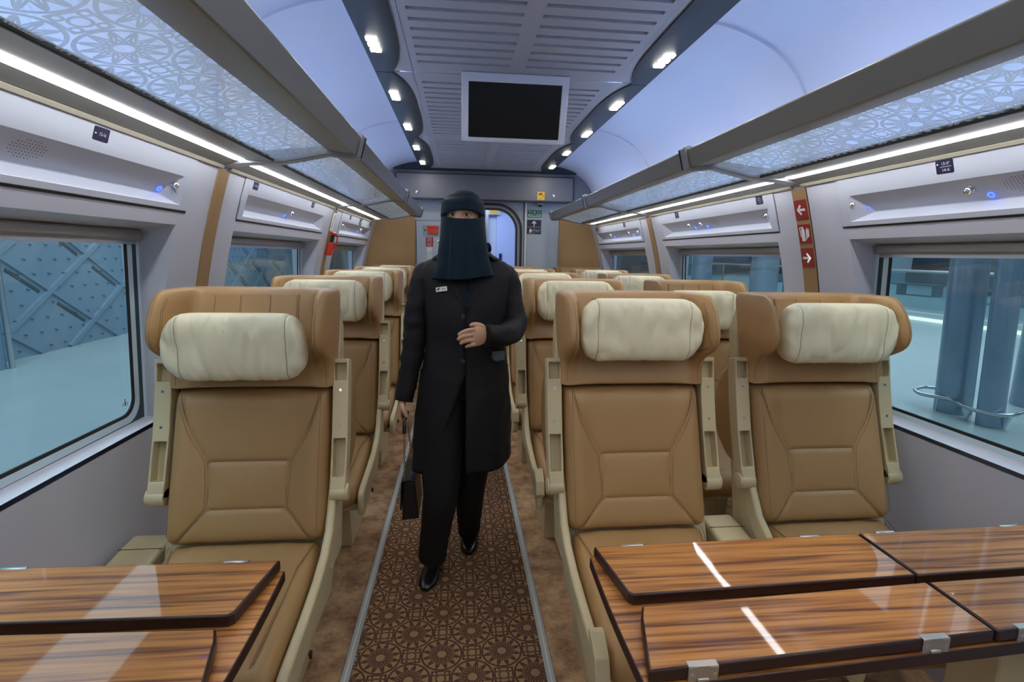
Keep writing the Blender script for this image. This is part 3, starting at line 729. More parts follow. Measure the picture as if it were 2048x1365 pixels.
# ------------------------------------------------------------------ hanging screen
sr = empty('ceiling_screen', (0,0,0), 'black video screen in pale grey frame hanging from the ceiling', 'screen')
T0 = Vector((.005,2.655,2.272)); T1 = Vector((.538,2.655,2.272)); B0 = Vector((.005,2.752,1.972)); B1 = Vector((.538,2.752,1.972)); dn = (B0-T0).normalized(); nn = Vector((1,0,0)).cross(dn).normalized()
if nn.y > 0: nn = -nn
def SP(u, v, d): return T0.lerp(T1,u).lerp(B0.lerp(B1,u), v)+nn*d
fx0, fx1, fv0, fv1 = .065,.935,.13,.935
mb = MB()
O = [SP(0,0,0),SP(1,0,0),SP(1,1,0),SP(0,1,0)]; I = [SP(fx0,fv0,0),SP(fx1,fv0,0),SP(fx1,fv1,0),SP(fx0,fv1,0)]; I2 = [p-nn*.006 for p in I]; Bk = [p-nn*.045 for p in O]
mb.add(O+I+I2+Bk, [(0,1,5,4),(1,2,6,5),(2,3,7,6),(3,0,4,7),(4,5,9,8),(5,6,10,9),(6,7,11,10),(7,4,8,11),(0,12,13,1),(1,13,14,2),(2,14,15,3),(3,15,12,0),(12,15,14,13)])
mb.build('frame', M['screenf'], sr, bevel=.003)
MB().add([p-nn*.0055 for p in I],[(0,1,2,3)]).build('display', M['screen'], sr, flat=True)
for x in (.12,.42): MB().box(x-.02,x+.02,2.735,2.78,2.15,2.275).build('hanger', M['rack2'], sr)

# ------------------------------------------------------------------ seats
def pw(t, e=6, q=.5): return max(0., 1-abs(t)**e)**q
def segd(p, a, b):
    ax, ay = a; bx, by = b; dx, dy = bx-ax, by-ay; L = dx*dx+dy*dy
    t = max(0, min(1, ((p[0]-ax)*dx+(p[1]-ay)*dy)/L)); return math.hypot(p[0]-ax-t*dx, p[1]-ay-t*dy)
def smap(u): return math.sin((u-.5)*PI)*.5*.55+(u-.5)*.45   # denser near edges, -0.5..0.5
ME = {}
def merge(base, *adds):
    bm = bmesh.new(); bm.from_mesh(base)
    for ad in adds:
        n = len(bm.faces); bm.from_mesh(ad); bm.faces.ensure_lookup_table(); mi = len(base.materials)
        for f in bm.faces[n:]: f.material_index = mi
        base.materials.append(ad.materials[0])
    bm.to_mesh(base); bm.free()
    for ad in adds: bpy.data.meshes.remove(ad)
    return base
def backbase(z): return -.165+(z-.525)*(.140/.448)
def seam2(line, n=10): return [(p.x, p.y) for p in crv([(a,b,0) for a,b in line], n)]
bl = seam2([(-.205,.962),(-.200,.93),(-.168,.84),(-.122,.757)], 5)+[(-.116,.69),(-.114,.622),(-.195,.535)]
BS = [bl, [(-x, z) for x, z in bl], [(-.122,.757),(.122,.757)], [(-.114,.622),(.114,.622)]]
BSEG = [(a, b) for l in BS for a, b in zip(l, l[1:])]
def back_front(x, z):
    y = backbase(z)
    d = min(segd((x,z), a, b) for a, b in BSEG)
    y += .0045*math.exp(-(d/.004)**2) - .007*(1-math.exp(-d/.035))
    ax = abs(x)
    bol = max(0, min(1, (ax-.13)/.07)); y -= .012*bol*bol*(3-2*bol)
    y += .006*math.sin(min(1,max(0,(z-.52)/.45))*PI)*(1-(x/.23)**2)   # slight hollow
    return y
def backrest_mesh():
    nu, nv = 84, 84; z0, z1 = .515, .972
    def f(sf):
        def fn(u, v):
            U = smap(u)*2/1.0; U = max(-1, min(1, U)); V = max(-1, min(1, smap(v)*2))
            z = (z0+z1)/2+V*(z1-z0)/2; hw = .238+.004*max(0, -V)
            if z < .56: hw -= .012*((.56-z)/.045)**2
            x = U*hw; e = pw(U, 14, .5)*pw(V, 16, .5)
            yb = backbase(z)+.085; yf = back_front(x, z)
            return (x, yb+(yf-yb)*e if sf else yb, z)
        return fn
    m = MB(); m.grid(f(True), nu, nv); m.grid(f(False), nu, nv) if False else None
    # back closes with one quad strip
    return m.mesh('backrest', M['leather'], 60)
def line_on(fn, pts, off, r=.0011, n=6):
    m = MB()
    for l in pts:
        P = []
        for a, b in zip(l, l[1:]):
            k = max(1, int(math.hypot(b[0]-a[0], b[1]-a[1])/.012))
            P += [(a[0]+(b[0]-a[0])*i/k, a[1]+(b[1]-a[1])*i/k) for i in range(k)]
        P.append(l[-1]); m.tube([fn(*p) for p in P], r, n)
    return m
def shiftl(l, d): return [(x+(d if x < 0 else -d)*-1, z) for x, z in l]
def back_thread():
    L = []
    for l in (BS[0], BS[1]):
        sgn = -1 if l[0][0] < 0 else 1
        L.append([(x+sgn*.0075, z+.002) for x, z in l[:-1]]+[(l[-1][0]+sgn*.004, l[-1][1]-.004+.005)])
    L.append([(-.213,.95),(-.214,.56)]); L.append([(.213,.95),(.214,.56)])
    return line_on(lambda x, z: (x, back_front(x, z)+.0002, z), L, 0, .0006).mesh('stitching', M['thread'], 60)
def back_seam():
    return line_on(lambda x, z: (x, back_front(x, z)+.0001, z), BS, 0, .0010).mesh('seam', M['thread'], 60)

def cush_top(x, y):       # seat cushion top height, y -.62 .. -.15
    t = (y+.62)/.47
    z = .462+.055*max(t,0.)**1.3
    S = [((-.172,-.58),(-.176,-.27)),((-.176,-.27),(-.205,-.165)),((.172,-.58),(.176,-.27)),((.176,-.27),(.205,-.165)),((-.176,-.27),(.176,-.27))]
    d = min(segd((x,y), a, b) for a, b in S[:4])
    z += -.004*math.exp(-(d/.004)**2) + .006*(1-math.exp(-d/.03))
    b = max(0, min(1, (abs(x)-.16)/.06)); z += .010*b*b*(3-2*b)
    z += .0022*noise.noise(Vector((x*22, y*9, 1)))
    return z
def cushion_mesh():
    def fn(u, v):
        U = max(-1, min(1, smap(u)*2)); x = U*.232
        # v runs from back over the top, round the front and underneath
        prof = PR; k = v*(len(prof)-1); i = min(int(k), len(prof)-2); t = k-i
        y = prof[i][0]+(prof[i+1][0]-prof[i][0])*t; zo = prof[i][1]+(prof[i+1][1]-prof[i][1])*t; top = prof[i][2]+(prof[i+1][2]-prof[i][2])*t
        e = pw(U, 12, .5)
        zt = cush_top(x, y)+zo
        zc = .41
        z = zc+(zt-zc)*e if top > .5 else zc+(zt-zc)*e
        yy = y if y > -.5 else -.5+(y+.5)*(.55+.45*e)
        return (x, yy, z)
    PR = [(-.13,-.12,1),(-.132,-.03,1),(-.145,-.005,1),(-.17,0,1)]+[(-.17-.40*k/26,0,1) for k in range(1,27)]+[(-.595,-.004,1),(-.615,-.016,1),(-.628,-.036,1),(-.632,-.060,1),(-.622,-.088,1),(-.60,-.105,1),(-.56,-.115,1),(-.30,-.13,1),(-.15,-.15,1)]
    return MB().grid(fn, 60, len(PR)*2).mesh('seat_cushion', M['leather'], 60)
def cush_thread():
    L = [[(-.1795,-.575),(-.1835,-.27),(-.213,-.165)],[(.1795,-.575),(.1835,-.27),(.213,-.165)],[(-.172,-.58),(-.176,-.27),(-.205,-.165)],[(.172,-.58),(.176,-.27),(.205,-.165)]]
    return line_on(lambda x, y: (x, y, cush_top(x, y)-.0003), L, 0, .0009).mesh('stitching', M['thread'], 60)

def headrest_mesh():
    lv = [(.975,0,.0,.002),(.985,0,0,0),(1.035,.04,.0,0),(1.075,.30,0,0),(1.105,.80,0,0),(1.15,1,0,0),(1.20,1,0,0),(1.245,.93,0,0),(1.272,.80,.004,0),(1.283,.62,.014,0)]
    m = MB(); rows = []
    for z, w, sh, _ in lv:
        b = -.028+.105*(z-.975)/.31; W = .175*w; k = 1+.03*min(1,w)
        out = [(-.236*k,-W),(-.247*k,-W*.6+.005),(-.250*k,-W*.1+.018),(-.246*k,.055),(-.20,.088),(-.10,.094),(0,.095)]
        inn = [(-.213*k,-W-.002),(-.200,-W*.62-.003),(-.192,-W*.22-.006),(-.182,-.010),(-.145,-.004),(-.08,-.002),(0,-.002)]
        O = [(x*(1-sh), y-sh*1.5) for x, y in out]; I = [(x*(1+sh*.4), y+sh*1.2) for x, y in inn]
        O = O+[(-x, y) for x, y in O[-2::-1]]; I = I+[(-x, y) for x, y in I[-2::-1]]
        rows.append(([(x, y+b, z) for x, y in O], [(x, y+b, z) for x, y in I]))
    rings = [o+i[::-1] for o, i in rows]; n = len(rings[0]); h = n//2
    m.loft(rings, True, False)
    for r, fl in ((rings[0],0),(rings[-1],1)):
        m.add(r, [(i,i+1,n-2-i,n-1-i) for i in range(h-1)])
    return m.mesh('headrest', M['leather'], 80)
def flap_mesh():
    m = MB()
    for x0, x1 in ((-.130,-.0455),(-.0445,.0445),(.0455,.130)):
        m.hexa([(x0,-.028+.105*(1.262-.975)/.31-.006,1.262),(x1,-.028+.105*(1.262-.975)/.31-.006,1.262),(x1,-.028+.105*(1.14-.975)/.31-.010,1.14),(x0,-.028+.105*(1.14-.975)/.31-.010,1.14)],
               [(x0,-.028+.105*(1.262-.975)/.31+.004,1.262),(x1,-.028+.105*(1.262-.975)/.31+.004,1.262),(x1,-.028+.105*(1.14-.975)/.31+.004,1.14),(x0,-.028+.105*(1.14-.975)/.31+.004,1.14)])
    return m.mesh('leather_flap', M['leather'], 30)
def flap_thread():
    m = MB()
    for x in (-.126,-.049,.042,.126):
        m.tube([(x,-.028+.105*(z-.975)/.31-.0065-(1.262-z)*.033,z) for z in (1.258,1.2,1.145)], .0008, 6)
    m.tube([(-.126,.0640,1.258),(.126,.0640,1.258)], .0008, 6)
    return m.mesh('stitching', M['thread'], 60)
def wing_thread(sides):
    from mathutils.bvhtree import BVHTree
    o = link('tmp', ME['hr'], None, subd=2); dg = bpy.context.evaluated_depsgraph_get(); bt = BVHTree.FromObject(o, dg)
    m = MB()
    def shoot(P, D):
        h = bt.ray_cast(Vector(P), Vector(D)); return h[0]+h[1]*.0002 if h[0] is not None else None
    for s in sides:
        for dd in (0, .006):
            path = []
            for k in range(25):
                z = 1.085+(1.258-1.085)*k/24; w = .8 if z < 1.1 else 1; b = -.028+.105*(z-.975)/.31
                path.append(((0, b-.175*min(1,max(0,(z-1.06)/.06))*(1 if z < 1.22 else 1-(z-1.22)*3)+.030+dd, z), (s,0,0)))
            pts = [shoot(P, D) for P, D in path]; pts = [p for p in pts if p is not None and abs(p.x) > .15]
            if len(pts) > 3: m.tube(pts, .0006, 6)
            if dd: continue
            pts = [shoot((s*(.226-dd), -1, .985+(1.262-.985)*k/30), (0,1,0)) for k in range(31)]; pts = [p for p in pts if p is not None]
            if len(pts) > 3: m.tube(pts, .0006, 6)
    bpy.data.objects.remove(o)
    return m.mesh('wing_stitching', M['thread'], 60)
def pil_r(x, a, seed=0):
    """pillow surface point, x along, a angle"""
    L = .205; u = x/L; e = max(0, 1-abs(u)**12)**.5; tp = max(0, (abs(x)-.14)/.065)
    ry, rz = .049*e*(1-.12*tp), (.097-.030*tp**1.6)*e
    c, s = math.cos(a), math.sin(a); q = 2/3.2
    y = ry*math.copysign(abs(c)**q, c); z = rz*math.copysign(abs(s)**q, s)
    f = max(0, -c)
    rg = noise.noise(Vector((x*15+seed*3, z*5, 5))); rh = noise.noise(Vector((x*30+seed*5, z*13, 9)))
    cw = -.0095*math.exp(-(rg/.09)**2)*f-.005*math.exp(-(rh/.10)**2)*f
    w = cw+.004+noise.noise(Vector((x*19+seed, z*6, 3+seed)))*.013*f + noise.noise(Vector((x*48+seed*9, z*18, 7+seed)))*.0055*f*(.3+.7*max(0,min(1,(z+.05)/.1)))
    w += .006*f*math.exp(-((z-.035)/.04)**2)*math.cos(x*70+seed)*math.exp(-(x/.11)**2)
    d = min(abs(abs(x)-.150), 1); w += -.0045*math.exp(-(d/.0035)**2)*e
    if abs(x) > .17: w += .0025*math.sin(z*130+seed)*e
    y -= 0; r = math.hypot(y, z)+1e-6; y += y/r*w*e; z += z/r*w*e
    cx = x
    y0 = -.112 - .034*max(0, abs(x)/.203-.35)**1.5
    return (cx, y0+y, z)
def pillow_mesh(seed):
    m = MB(); nu, na = 84, 44
    xs = [-.205*math.cos(PI*k/nu) for k in range(nu+1)]
    m.loft([[pil_r(x, 2*PI*k/na, seed) for k in range(na)] for x in xs[1:-1]])
    return m.mesh('headrest_pillow', M['pillow'], 70)
def pillow_pipe(seed):
    m = MB()
    for x in (-.150,.150):
        P = []
        for k in range(45):
            p = pil_r(x, 2*PI*k/44, seed); P.append(p)
        m.tube(P, .0014, 6, False)
    return m.mesh('pillow_seam', M['piping'], 60)
def pillow_arms():
    m = MB()
    for x in (-.09,.09): m.tube([(x,-.08,0),(x,.03,.05)], .02, 12)
    return m.mesh('pillow_bracket', M['leather'], 50)

ARM_T = Vector((0,0,1.064)); ARM_B = Vector((0,-.118,.655)); AD = (ARM_T-ARM_B); AL = AD.length; AD.normalize(); AN = Vector((0,-AD.z,AD.y))  # AN towards the viewer
def AP(u, t, d): # u across, t along from bottom, d depth away from the viewer
    bow = .012*math.sin(PI*t/AL)
    p = ARM_B+AD*t-AN*(d+bow); return (p.x+u, p.y, p.z)
def armrest_mesh():
    m = MB(); w = .0245
    ub = [-w,-w+.006,w-.006,w]; tb = [0,.055,.075,.175,.182,.335,.35,.404,AL]
    tb = [0,.052,.172,.20,.30,.340,.355,.412,AL]
    dep = {(1,2-1):.030,(1,5+1):.022}
    def D(i, j):
        if i == 1 and j == 1: return .038
        if i == 1 and j == 6: return .030
        return 0.
    m.cells(ub, tb, D, lambda u, t, d: AP(u, t, d))
    # body behind
    fr = [[AP(-w,t,0),AP(w,t,0),AP(w,t,.052 if t > .02 else .05),AP(-w,t,.052)] for t in tb]
    for a, b in zip(fr, fr[1:]):
        m.add(a+b, [(1,2,6,5),(2,3,7,6),(3,0,4,7)])
    m.add(fr[0], [(0,1,2,3)]); m.add(fr[-1], [(0,1,2,3)])
    m.tube([AP(-w,.004,.026),AP(w,.004,.026)], .028, 24)
    return m.mesh('armrest', M['cream'], 40)
def pad_mesh():
    m = MB(); N = 16
    m.loft([[AP(u, .06+.335*k/N, d) for u, d in ((-.020,.050),(.020,.050),(.021,.052+.135*math.sin(PI*k/N)**.6*.8),(.012,.052+.135*math.sin(PI*k/N)**.6),(-.012,.052+.135*math.sin(PI*k/N)**.6),(-.021,.052+.135*math.sin(PI*k/N)**.6*.8))] for k in range(N+1)])
    m.tube([AP(0,.392,.052),AP(0,.400,.064)], .006, 10); m.tube([AP(0,.060,.052),AP(0,.056,.064)], .006, 10)
    return m.mesh('armrest_pad', M['leather'], 50)
def screws_mesh(t):
    m = MB(); m.tube([AP(0,t,.001),AP(0,t,-.0008)], .0045, 14)
    return m.mesh('screw', M['chrome'], 40)
def cap_mesh(s):
    m = MB(); a = Vector(AP(s*.0245,.004,.026)); m.tube([a, a+Vector((s*.005,0,0)), a+Vector((s*.007,0,0))], [.0265,.0265,.022], 24)
    return m.mesh('pivot_cap', M['cream'], 40)
SFP = [(-.085,.685),(-.125,.62),(-.165,.56),(-.225,.520),(-.31,.492),(-.43,.472),(-.54,.460),(-.60,.452),(-.628,.432),(-.636,.395),(-.632,.352),(-.612,.342),(-.56,.362),(-.45,.392),(-.33,.420),(-.23,.450),(-.145,.495),(-.085,.56),(-.045,.685)]
def side_mesh(s):
    m = MB(); c = [tuple(p)[:2] for p in SFP]
    m.prism(c, 'x', s*.236, s*.262); return m.mesh('side_frame', M['cream'], 40)
def shell_mesh():
    pts = [(backbase(.42)+.05,.42),(backbase(.7)+.075,.7),(backbase(.97)+.078,.97),(.058,1.06),(.088,1.22),(.098,1.225),(.135,1.15),(.10,.97),(.05,.7),(-.02,.42)]
    m = MB(); m.prism(pts, 'x', -.252, .252); return m.mesh('back_shell', M['cream'], 40)
def pan_mesh():
    return MB().prism([(-.58,.375),(-.58,.345),(-.40,.31),(-.10,.31),(.0,.42),(-.15,.42)], 'x', -.232, .232).mesh('seat_pan', M['cream'], 40)
def ped_mesh(x0, x1):
    m = MB(); m.hexa([(x0+.006,-.27,0),(x1,-.27,0),(x1,.02,0),(x0+.006,.02,0)], [(x0,-.30,.33),(x1,-.30,.33),(x1,.02,.33),(x0,.02,.33)]); return m.mesh('pedestal', M['cream'], 40)
def console_mesh(x0, x1):
    m = MB(); pr = [(.02,.30),(.02,.46),(-.03,.492),(-.09,.490),(-.36,.455),(-.52,.435),(-.56,.41),(-.56,.30)]
    m.prism(pr, 'x', x0, x1); return m.mesh('side_console', M['cream'], 40)
def console_line(x0, x1):
    m = MB()
    for y, z in ((-.105,.4885),(-.34,.458)): m.box(x0+.001, x1-.001, y-.0012, y+.0012, z-.002, z+.0012)
    return m.mesh('console_joint', M['thread'], 40)
def lever_mesh(s):
    m = MB(); m.prism([(-.555,.500),(-.575,.505),(-.625,.47),(-.646,.42),(-.636,.405),(-.615,.43),(-.58,.44)], 'x', s*.236-s*.004, s*.262+s*.006); return m.mesh('recline_lever', M['cream'], 40)
def foot_tri(s):
    return MB().prism([(-.44,.372),(-.425,.372),(-.432,.352)], 'x', s*.258, s*.265).mesh('cable_stud', M['black'], 40)
def me(key, fn, *a):
    if key not in ME: ME[key] = fn(*a)
    return ME[key]
XS = {'L': -.650, 'R': .580, 'W': 1.241}
def seat(kind, row, y, label, pz, seed):
    root = empty('train_seat', (XS[kind], y, 0), label, 'seat', {'L':'single seats on the left of the aisle','R':'aisle seats of the pairs on the right','W':'window seats of the pairs on the right'}[kind])
    link('backrest', me('br', lambda: merge(backrest_mesh(), back_seam(), back_thread())), root)
    link('seat_cushion', me('sc', lambda: merge(cushion_mesh(), cush_thread())), root)
    hr = link('headrest', me('hr', headrest_mesh), root, subd=2)
    link('wing_stitching', me('wt', wing_thread, (-1,)), hr); link('wing_stitching', me('wt2', wing_thread, (1,)), hr)
    fl = link('leather_flap', me('fl', lambda: merge(flap_mesh(), flap_thread())), hr)
    pl = link('headrest_pillow', me('pl%d' % seed, lambda: merge(pillow_mesh(seed*3.7), pillow_pipe(seed*3.7))), root); pl.location = ({'L':-.011,'R':.0,'W':.014}[kind] if row == 0 else 0, -.028+.105*(pz-.975)/.31+.02, pz)
    link('pillow_bracket', me('pa', pillow_arms), pl)
    link('back_shell', me('sh', shell_mesh), root, bevel=.008); link('seat_pan', me('pan', pan_mesh), root, bevel=.006)
    for s in (-1, 1):
        a = link('armrest', me('arm', armrest_mesh), root, bevel=.0055, segs=3); a.location = (s*.2675, 0, 0)
        link('armrest_pad', me('pad', pad_mesh), a, bevel=.003); link('screw', me('scr', screws_mesh, .215), a); link('screw', me('scr2', screws_mesh, .325), a); link('pivot_cap', me('cap%d' % s, cap_mesh, s), a)
        if (kind == 'L') == (s == 1): link('side_frame', me('sf%d' % s, side_mesh, s), root, bevel=.009, segs=3)
    if kind == 'L': link('pedestal', me('pedL', ped_mesh, .06, .13), root, bevel=.004); link('pedestal', me('pedL2', ped_mesh, -.20, -.13), root, bevel=.004)
    elif kind == 'R': link('pedestal', me('pedR', ped_mesh, -.17, -.10), root, bevel=.004); link('recline_lever', me('lev', lever_mesh, -1), root, bevel=.003)
    else: link('pedestal', me('pedW', ped_mesh, .05, .12), root, bevel=.004)
    if kind == 'L':
        c = link('side_console', me('coL', console_mesh, -.395, -.268), root, bevel=.012, segs=3); link('console_joint', me('clL', console_line, -.395, -.268), c)
        link('cable_stud', me('tri', foot_tri, 1), root)
    if kind == 'W':
        c = link('side_console', me('coW', console_mesh, -.388, -.268), root, bevel=.012, segs=3); link('console_joint', me('clW', console_line, -.388, -.268), c)
    return root
ROWY = [1.65, 2.60, 3.55, 4.50, 5.40]
LAB = {'L': ['single tan leather seat at the left table, cream pillow slid low','second tan seat on the left, straight behind the front left seat','third tan seat on the left of the aisle','fourth tan seat on the left of the aisle','rearmost tan seat on the left, against the end wall'],
       'R': ['tan aisle seat at the right table, right beside the aisle','second tan seat along the right edge of the aisle','third tan seat along the right edge of the aisle','fourth tan seat along the right edge of the aisle','rearmost tan aisle seat on the right, against the end wall'],
       'W': ['tan window seat at the right table, nearest the large right window','second tan window seat on the right, bare flap panel above its pillow','third tan window seat on the right, by the second window','fourth tan window seat on the right, near the far window','rearmost tan window seat on the right, beside the tan end panel']}
PZ = {'L': [1.116,1.168,1.178,1.178,1.178], 'R': [1.168,1.176,1.180,1.18,1.13], 'W': [1.158,1.135,1.172,1.18,1.12]}
for kind in 'LRW':
    for r in range(5):
        seat(kind, r, ROWY[r], LAB[kind][r], PZ[kind][r], {'L':1,'R':2,'W':3}[kind]+(3 if r == 0 else 0))

# ------------------------------------------------------------------ tables
def table(s, xa, xw, name_label):
    """xa aisle end, xw wall end; s=+1 right table (aisle end at small x)"""
    root = empty('folding_table', (xa+(xw-xa)/2, .88, 0), name_label, 'table', None)
    ox = xa+(xw-xa)/2; d = 1 if xw > xa else -1
    def L(p): return [(x-ox, y-.88) for x, y in p]
    def edgecurve(y0, y1, x0, bul, n=8): return [(x0-d*bul*math.sin(PI*k/n), y0+(y1-y0)*k/n) for k in range(n+1)]
    main = [(xw,.6905+.057*abs(xw-xa))]+[(xw,1.085)]+edgecurve(1.055,.6905,xa,.004)[::1]
    def slab(poly, z0, z1, nm, par, bev=.004):
        o = MB().prism(L(poly), 'z', z0, z1).build(nm, M['wood'], par, angle=30)
        o.data.materials.append(M['woodedge'])
        for p in o.data.polygons:
            if abs(p.normal.z) < .5: p.material_index = 1
        m = o.modifiers.new('bevel','BEVEL'); m.width = bev; m.segments = 2; m.limit_method = 'ANGLE'; m.angle_limit = math.radians(40); m.material = 1
        return o
    slab(main, .690, .7145, 'table_top', root, .0025)
    xm = xa+d*.672
    flaps = []
    if abs(xw-xa) > .8:
        cuts = [(xa, xm), (xm+d*.005, xw)]
    else: cuts = [(xa, xw)]
    for i, (a, b) in enumerate(cuts):
        c = .033 if i == 0 else 0
        far = [(a+d*(.008 if i == 0 else 0),1.056+(.008 if i else 0)), (b,1.062+(.020 if i else .0)*1), (b,.905+(.0 if i else -.003)), (a+d*(c+.006),.884+(.012 if i else 0))]
        if i == 0: far = [(a+d*.008,1.056),(b,1.068),(b,.900),(a+d*.045,.884),(a+d*.036,.892)]
        else: far = [(a,1.068),(b,1.080),(b,.915),(a,.900)]
        f1 = slab(far, .7155, .740, 'folding_leaf', root)
        if i == 0: near = [(a+d*.050,.852),(b,.878),(b,.735),(a+d*.006,.697),(a+d*.022,.760),(a+d*.037,.82)]
        else: near = [(a,.878),(b,.893),(b,.760),(a,.735)]
        f2 = slab(near, .7155, .740, 'folding_leaf', root)
        L0, L1 = min(a,b), max(a,b)
        hx = (.10,.545) if i == 0 else (.07,.42)
        for h in hx:
            x = a+d*h
            if not (L0 < x < L1): continue
            yf = 1.056+.012*h/.67+(.012 if i else 0)
            MB().box(x-.026-ox, x+.026-ox, yf-.88-.006, yf-.88+.002, .728, .7415).build('hinge_plate', M['steel'], f1, bevel=.002)
            yn = .697+.038*h/.67+(.038 if i else 0)
            hm_ = MB(); hm_.box(x-.026-ox, x+.026-ox, yn-.88-.0035, yn-.88+.010, .737, .7415); hm_.box(x-.026-ox, x-.010-ox, yn-.88-.004, yn-.88+.002, .700, .740); hm_.box(x+.010-ox, x+.026-ox, yn-.88-.004, yn-.88+.002, .700, .740)
            hm_.box(x-.026-ox, x+.026-ox, yn-.88-.0035, yn-.88+.001, .719, .738); hm_.box(x-.010-ox,x+.010-ox,yn-.88-.003,yn-.88,.703,.722); hm_.tube([(x-.010-ox,yn-.88-.003,.716),(x+.010-ox,yn-.88-.003,.716)], .004, 10)
            ho = hm_.build('hinge', mat('hinge_metal',(.5,.47,.42),.35,.8) if 'hm' not in M else M['hm'], f2, bevel=.001)
            for qx in (-.019,.019):
                for qz in (.727,.709): MB().cyl((x+qx-ox, yn-.88-.0045, qz), (x+qx-ox, yn-.88-.003, qz), .0035, 12).build('screw', M['chrome'], ho)
    lx = xw-d*.40
    MB().prism([(.84-.88,0),(.98-.88,0),(.96-.88,.69),(.86-.88,.69)], 'x', lx-.05-ox, lx+.05-ox).build('table_leg', M['cream'], root, bevel=.006)
    MB().prism([(.80-.88,.60),(1.0-.88,.60),(1.0-.88,.69),(.80-.88,.69)], 'x', min(lx,xw)-ox-.04, max(lx,xw)-ox-.003).build('support_beam', M['cream'], root, bevel=.006)
    return root
M['hm'] = mat('hinge_metal', (.5,.47,.42), .35, .8)
table(1, .297, 1.605, 'long glossy zebra wood folding table at lower right with silver hinges')
table(-1, -.380, -1.045, 'shorter glossy zebra wood folding table at lower left')

# ------------------------------------------------------------------ the world outside
ext = mat('platform_stone', (.40,.47,.47), .35, noise_s=1.3, noise_a=.10)
rock = mat('relief_wall', (.19,.27,.34), .5, noise_s=.8, noise_a=.15)
colm = mat('clad_column', (.26,.36,.47), .24, .45)
dkb = mat('concourse_dark', (.05,.07,.09), .6)
litm = emis('step_light', (.85,1,.85), 1.3)
g_ = MB().box(-6.2,-1.45,-7,26,-.15,-.06).build('platform_left', ext, flat=True); tag(g_, 'pale stone platform outside the left windows', 'platform'); g_['kind'] = 'structure'
g_ = MB().box(1.99,12,-9,40,-.15,-.06).build('platform_right', ext, flat=True); tag(g_, 'pale stone platform outside the right windows', 'platform'); g_['kind'] = 'structure'
# left relief wall: diamond lattice with studs
lw = struct(MB().box(-6.1,-5.8,-7,26,-.06,5).build('wall_station_left', rock, flat=True))
mb = MB(); st = MB(); sl = MB(); slp = .64
def rib(m, y0, z0, y1, z1, w, t0, t1):
    n = Vector((0, -(z1-z0), y1-y0)).normalized()*w; a, b = Vector((-5.8,y0,z0)), Vector((-5.8,y1,z1)); f = Vector((t1,0,0)); g = Vector((t0,0,0))
    m.hexa([a-n+g, b-n+g, b+n+g, a+n+g], [a-n*.7+f, b-n*.7+f, b+n*.7+f, a+n*.7+f])
for n_ in range(-26, 30):
    for sg_ in (1, -1):
        z_at = lambda y: .80+sg_*slp*(y-7.875)+n_*1.01
        ya_, yb2 = 7.875+sg_*(-.86-n_*1.01)/slp, 7.875+sg_*(4.2-n_*1.01)/slp
        y0, y1 = max(-6, min(ya_, yb2)), min(25, max(ya_, yb2))
        if y1 <= y0: continue
        rib(mb, y0, z_at(y0), y1, z_at(y1), .045, 0, .035 if sg_ == 1 else .029)
        if sg_ == -1:
            k0 = int((y0-7.875)/.79)-1
            for k in range(k0, k0+40):
                yy = 7.875+k*.79
                if yy+.12 > y0 and yy+.62 < y1 and z_at(yy+.62) > -.02: rib(sl, yy+.10, z_at(yy+.10)-.13, yy+.60, z_at(yy+.60)-.13, .028, .0, .006)
        else:
            k0 = int((y0-7.875)/.79)-1
for i in range(-50, 64):
    for j in range(16):
        y, z = 7.5+i*.265+(j % 2)*.13, .05+j*.2
        if not -5 < y < 24: continue
        st.add([(-5.8,y-.035,z),(-5.8,y+.035,z-.02),(-5.8,y+.03,z-.035),(-5.77,y+.0,z-.012)], [(0,1,3),(1,2,3),(2,0,3),(0,1,2)])
mb.build('diamond_ribs', rock, lw, flat=True); st.build('studs', rock, lw, flat=True); sl.build('slots', mat('slot_dark', (.05,.08,.10), .6), lw, flat=True)
wp = MB().box(-5.8,-5.45,-2,6.6,-.06,4.5).build('wall_station_pier', mat('pier', (.17,.27,.36), .4), flat=True); struct(wp)
MB().cyl((-5.42,6.63,-.06),(-5.42,6.63,4.4),.03,12).build('pier_edge_pipe', M['steel'], wp)
# right: pair of columns with a bent guard rail
def column(x, y, r, lab, lean):
    o = MB().tube([(x,y,-.06),(x+lean,y,4.6)], [r,r*.97], 40).build('clad_column', colm, None); return tag(o, lab, 'column')
column(4.87,4.43,.15,'thick blue grey column outside the right window, the left of the pair',-.22)
column(4.79,4.00,.098,'slimmer shiny column outside the right window, the right of the pair',-.22)
column(6.0,4.52,.26,'pale column at the right edge of the right window',.0)
column(8.2,13.2,.35,'distant pale column seen through the second right window',.0)
column(7.6,15.6,.30,'distant bluish column seen through the second right window, farther one',.0)
gr = empty('guard_rail', (4.8,4.4,-.06), 'bent steel guard rail around the column bases', 'rail')
gp_ = [(5.10,4.66,.09),(4.989,4.773,.09),(4.88,4.798,.09),(4.70,4.70,.09),(4.62,4.54,.09),(4.69,4.42,.09),(4.75,4.33,.085),(4.70,4.17,.07),(4.69,4.02,.07),(4.72,3.88,.08),(4.86,3.84,.10),(5.19,4.0,.11)]
MB().tube([(x-4.8,y-4.4,z+.06) for x,y,z in crv(gp_, 8)], .019, 14).build('rail_tube', M['steel'], gr)
MB().tube([(-.08,.06,.0),(-.08,.06,.15)], .008, 10).build('rail_post', M['steel'], gr)
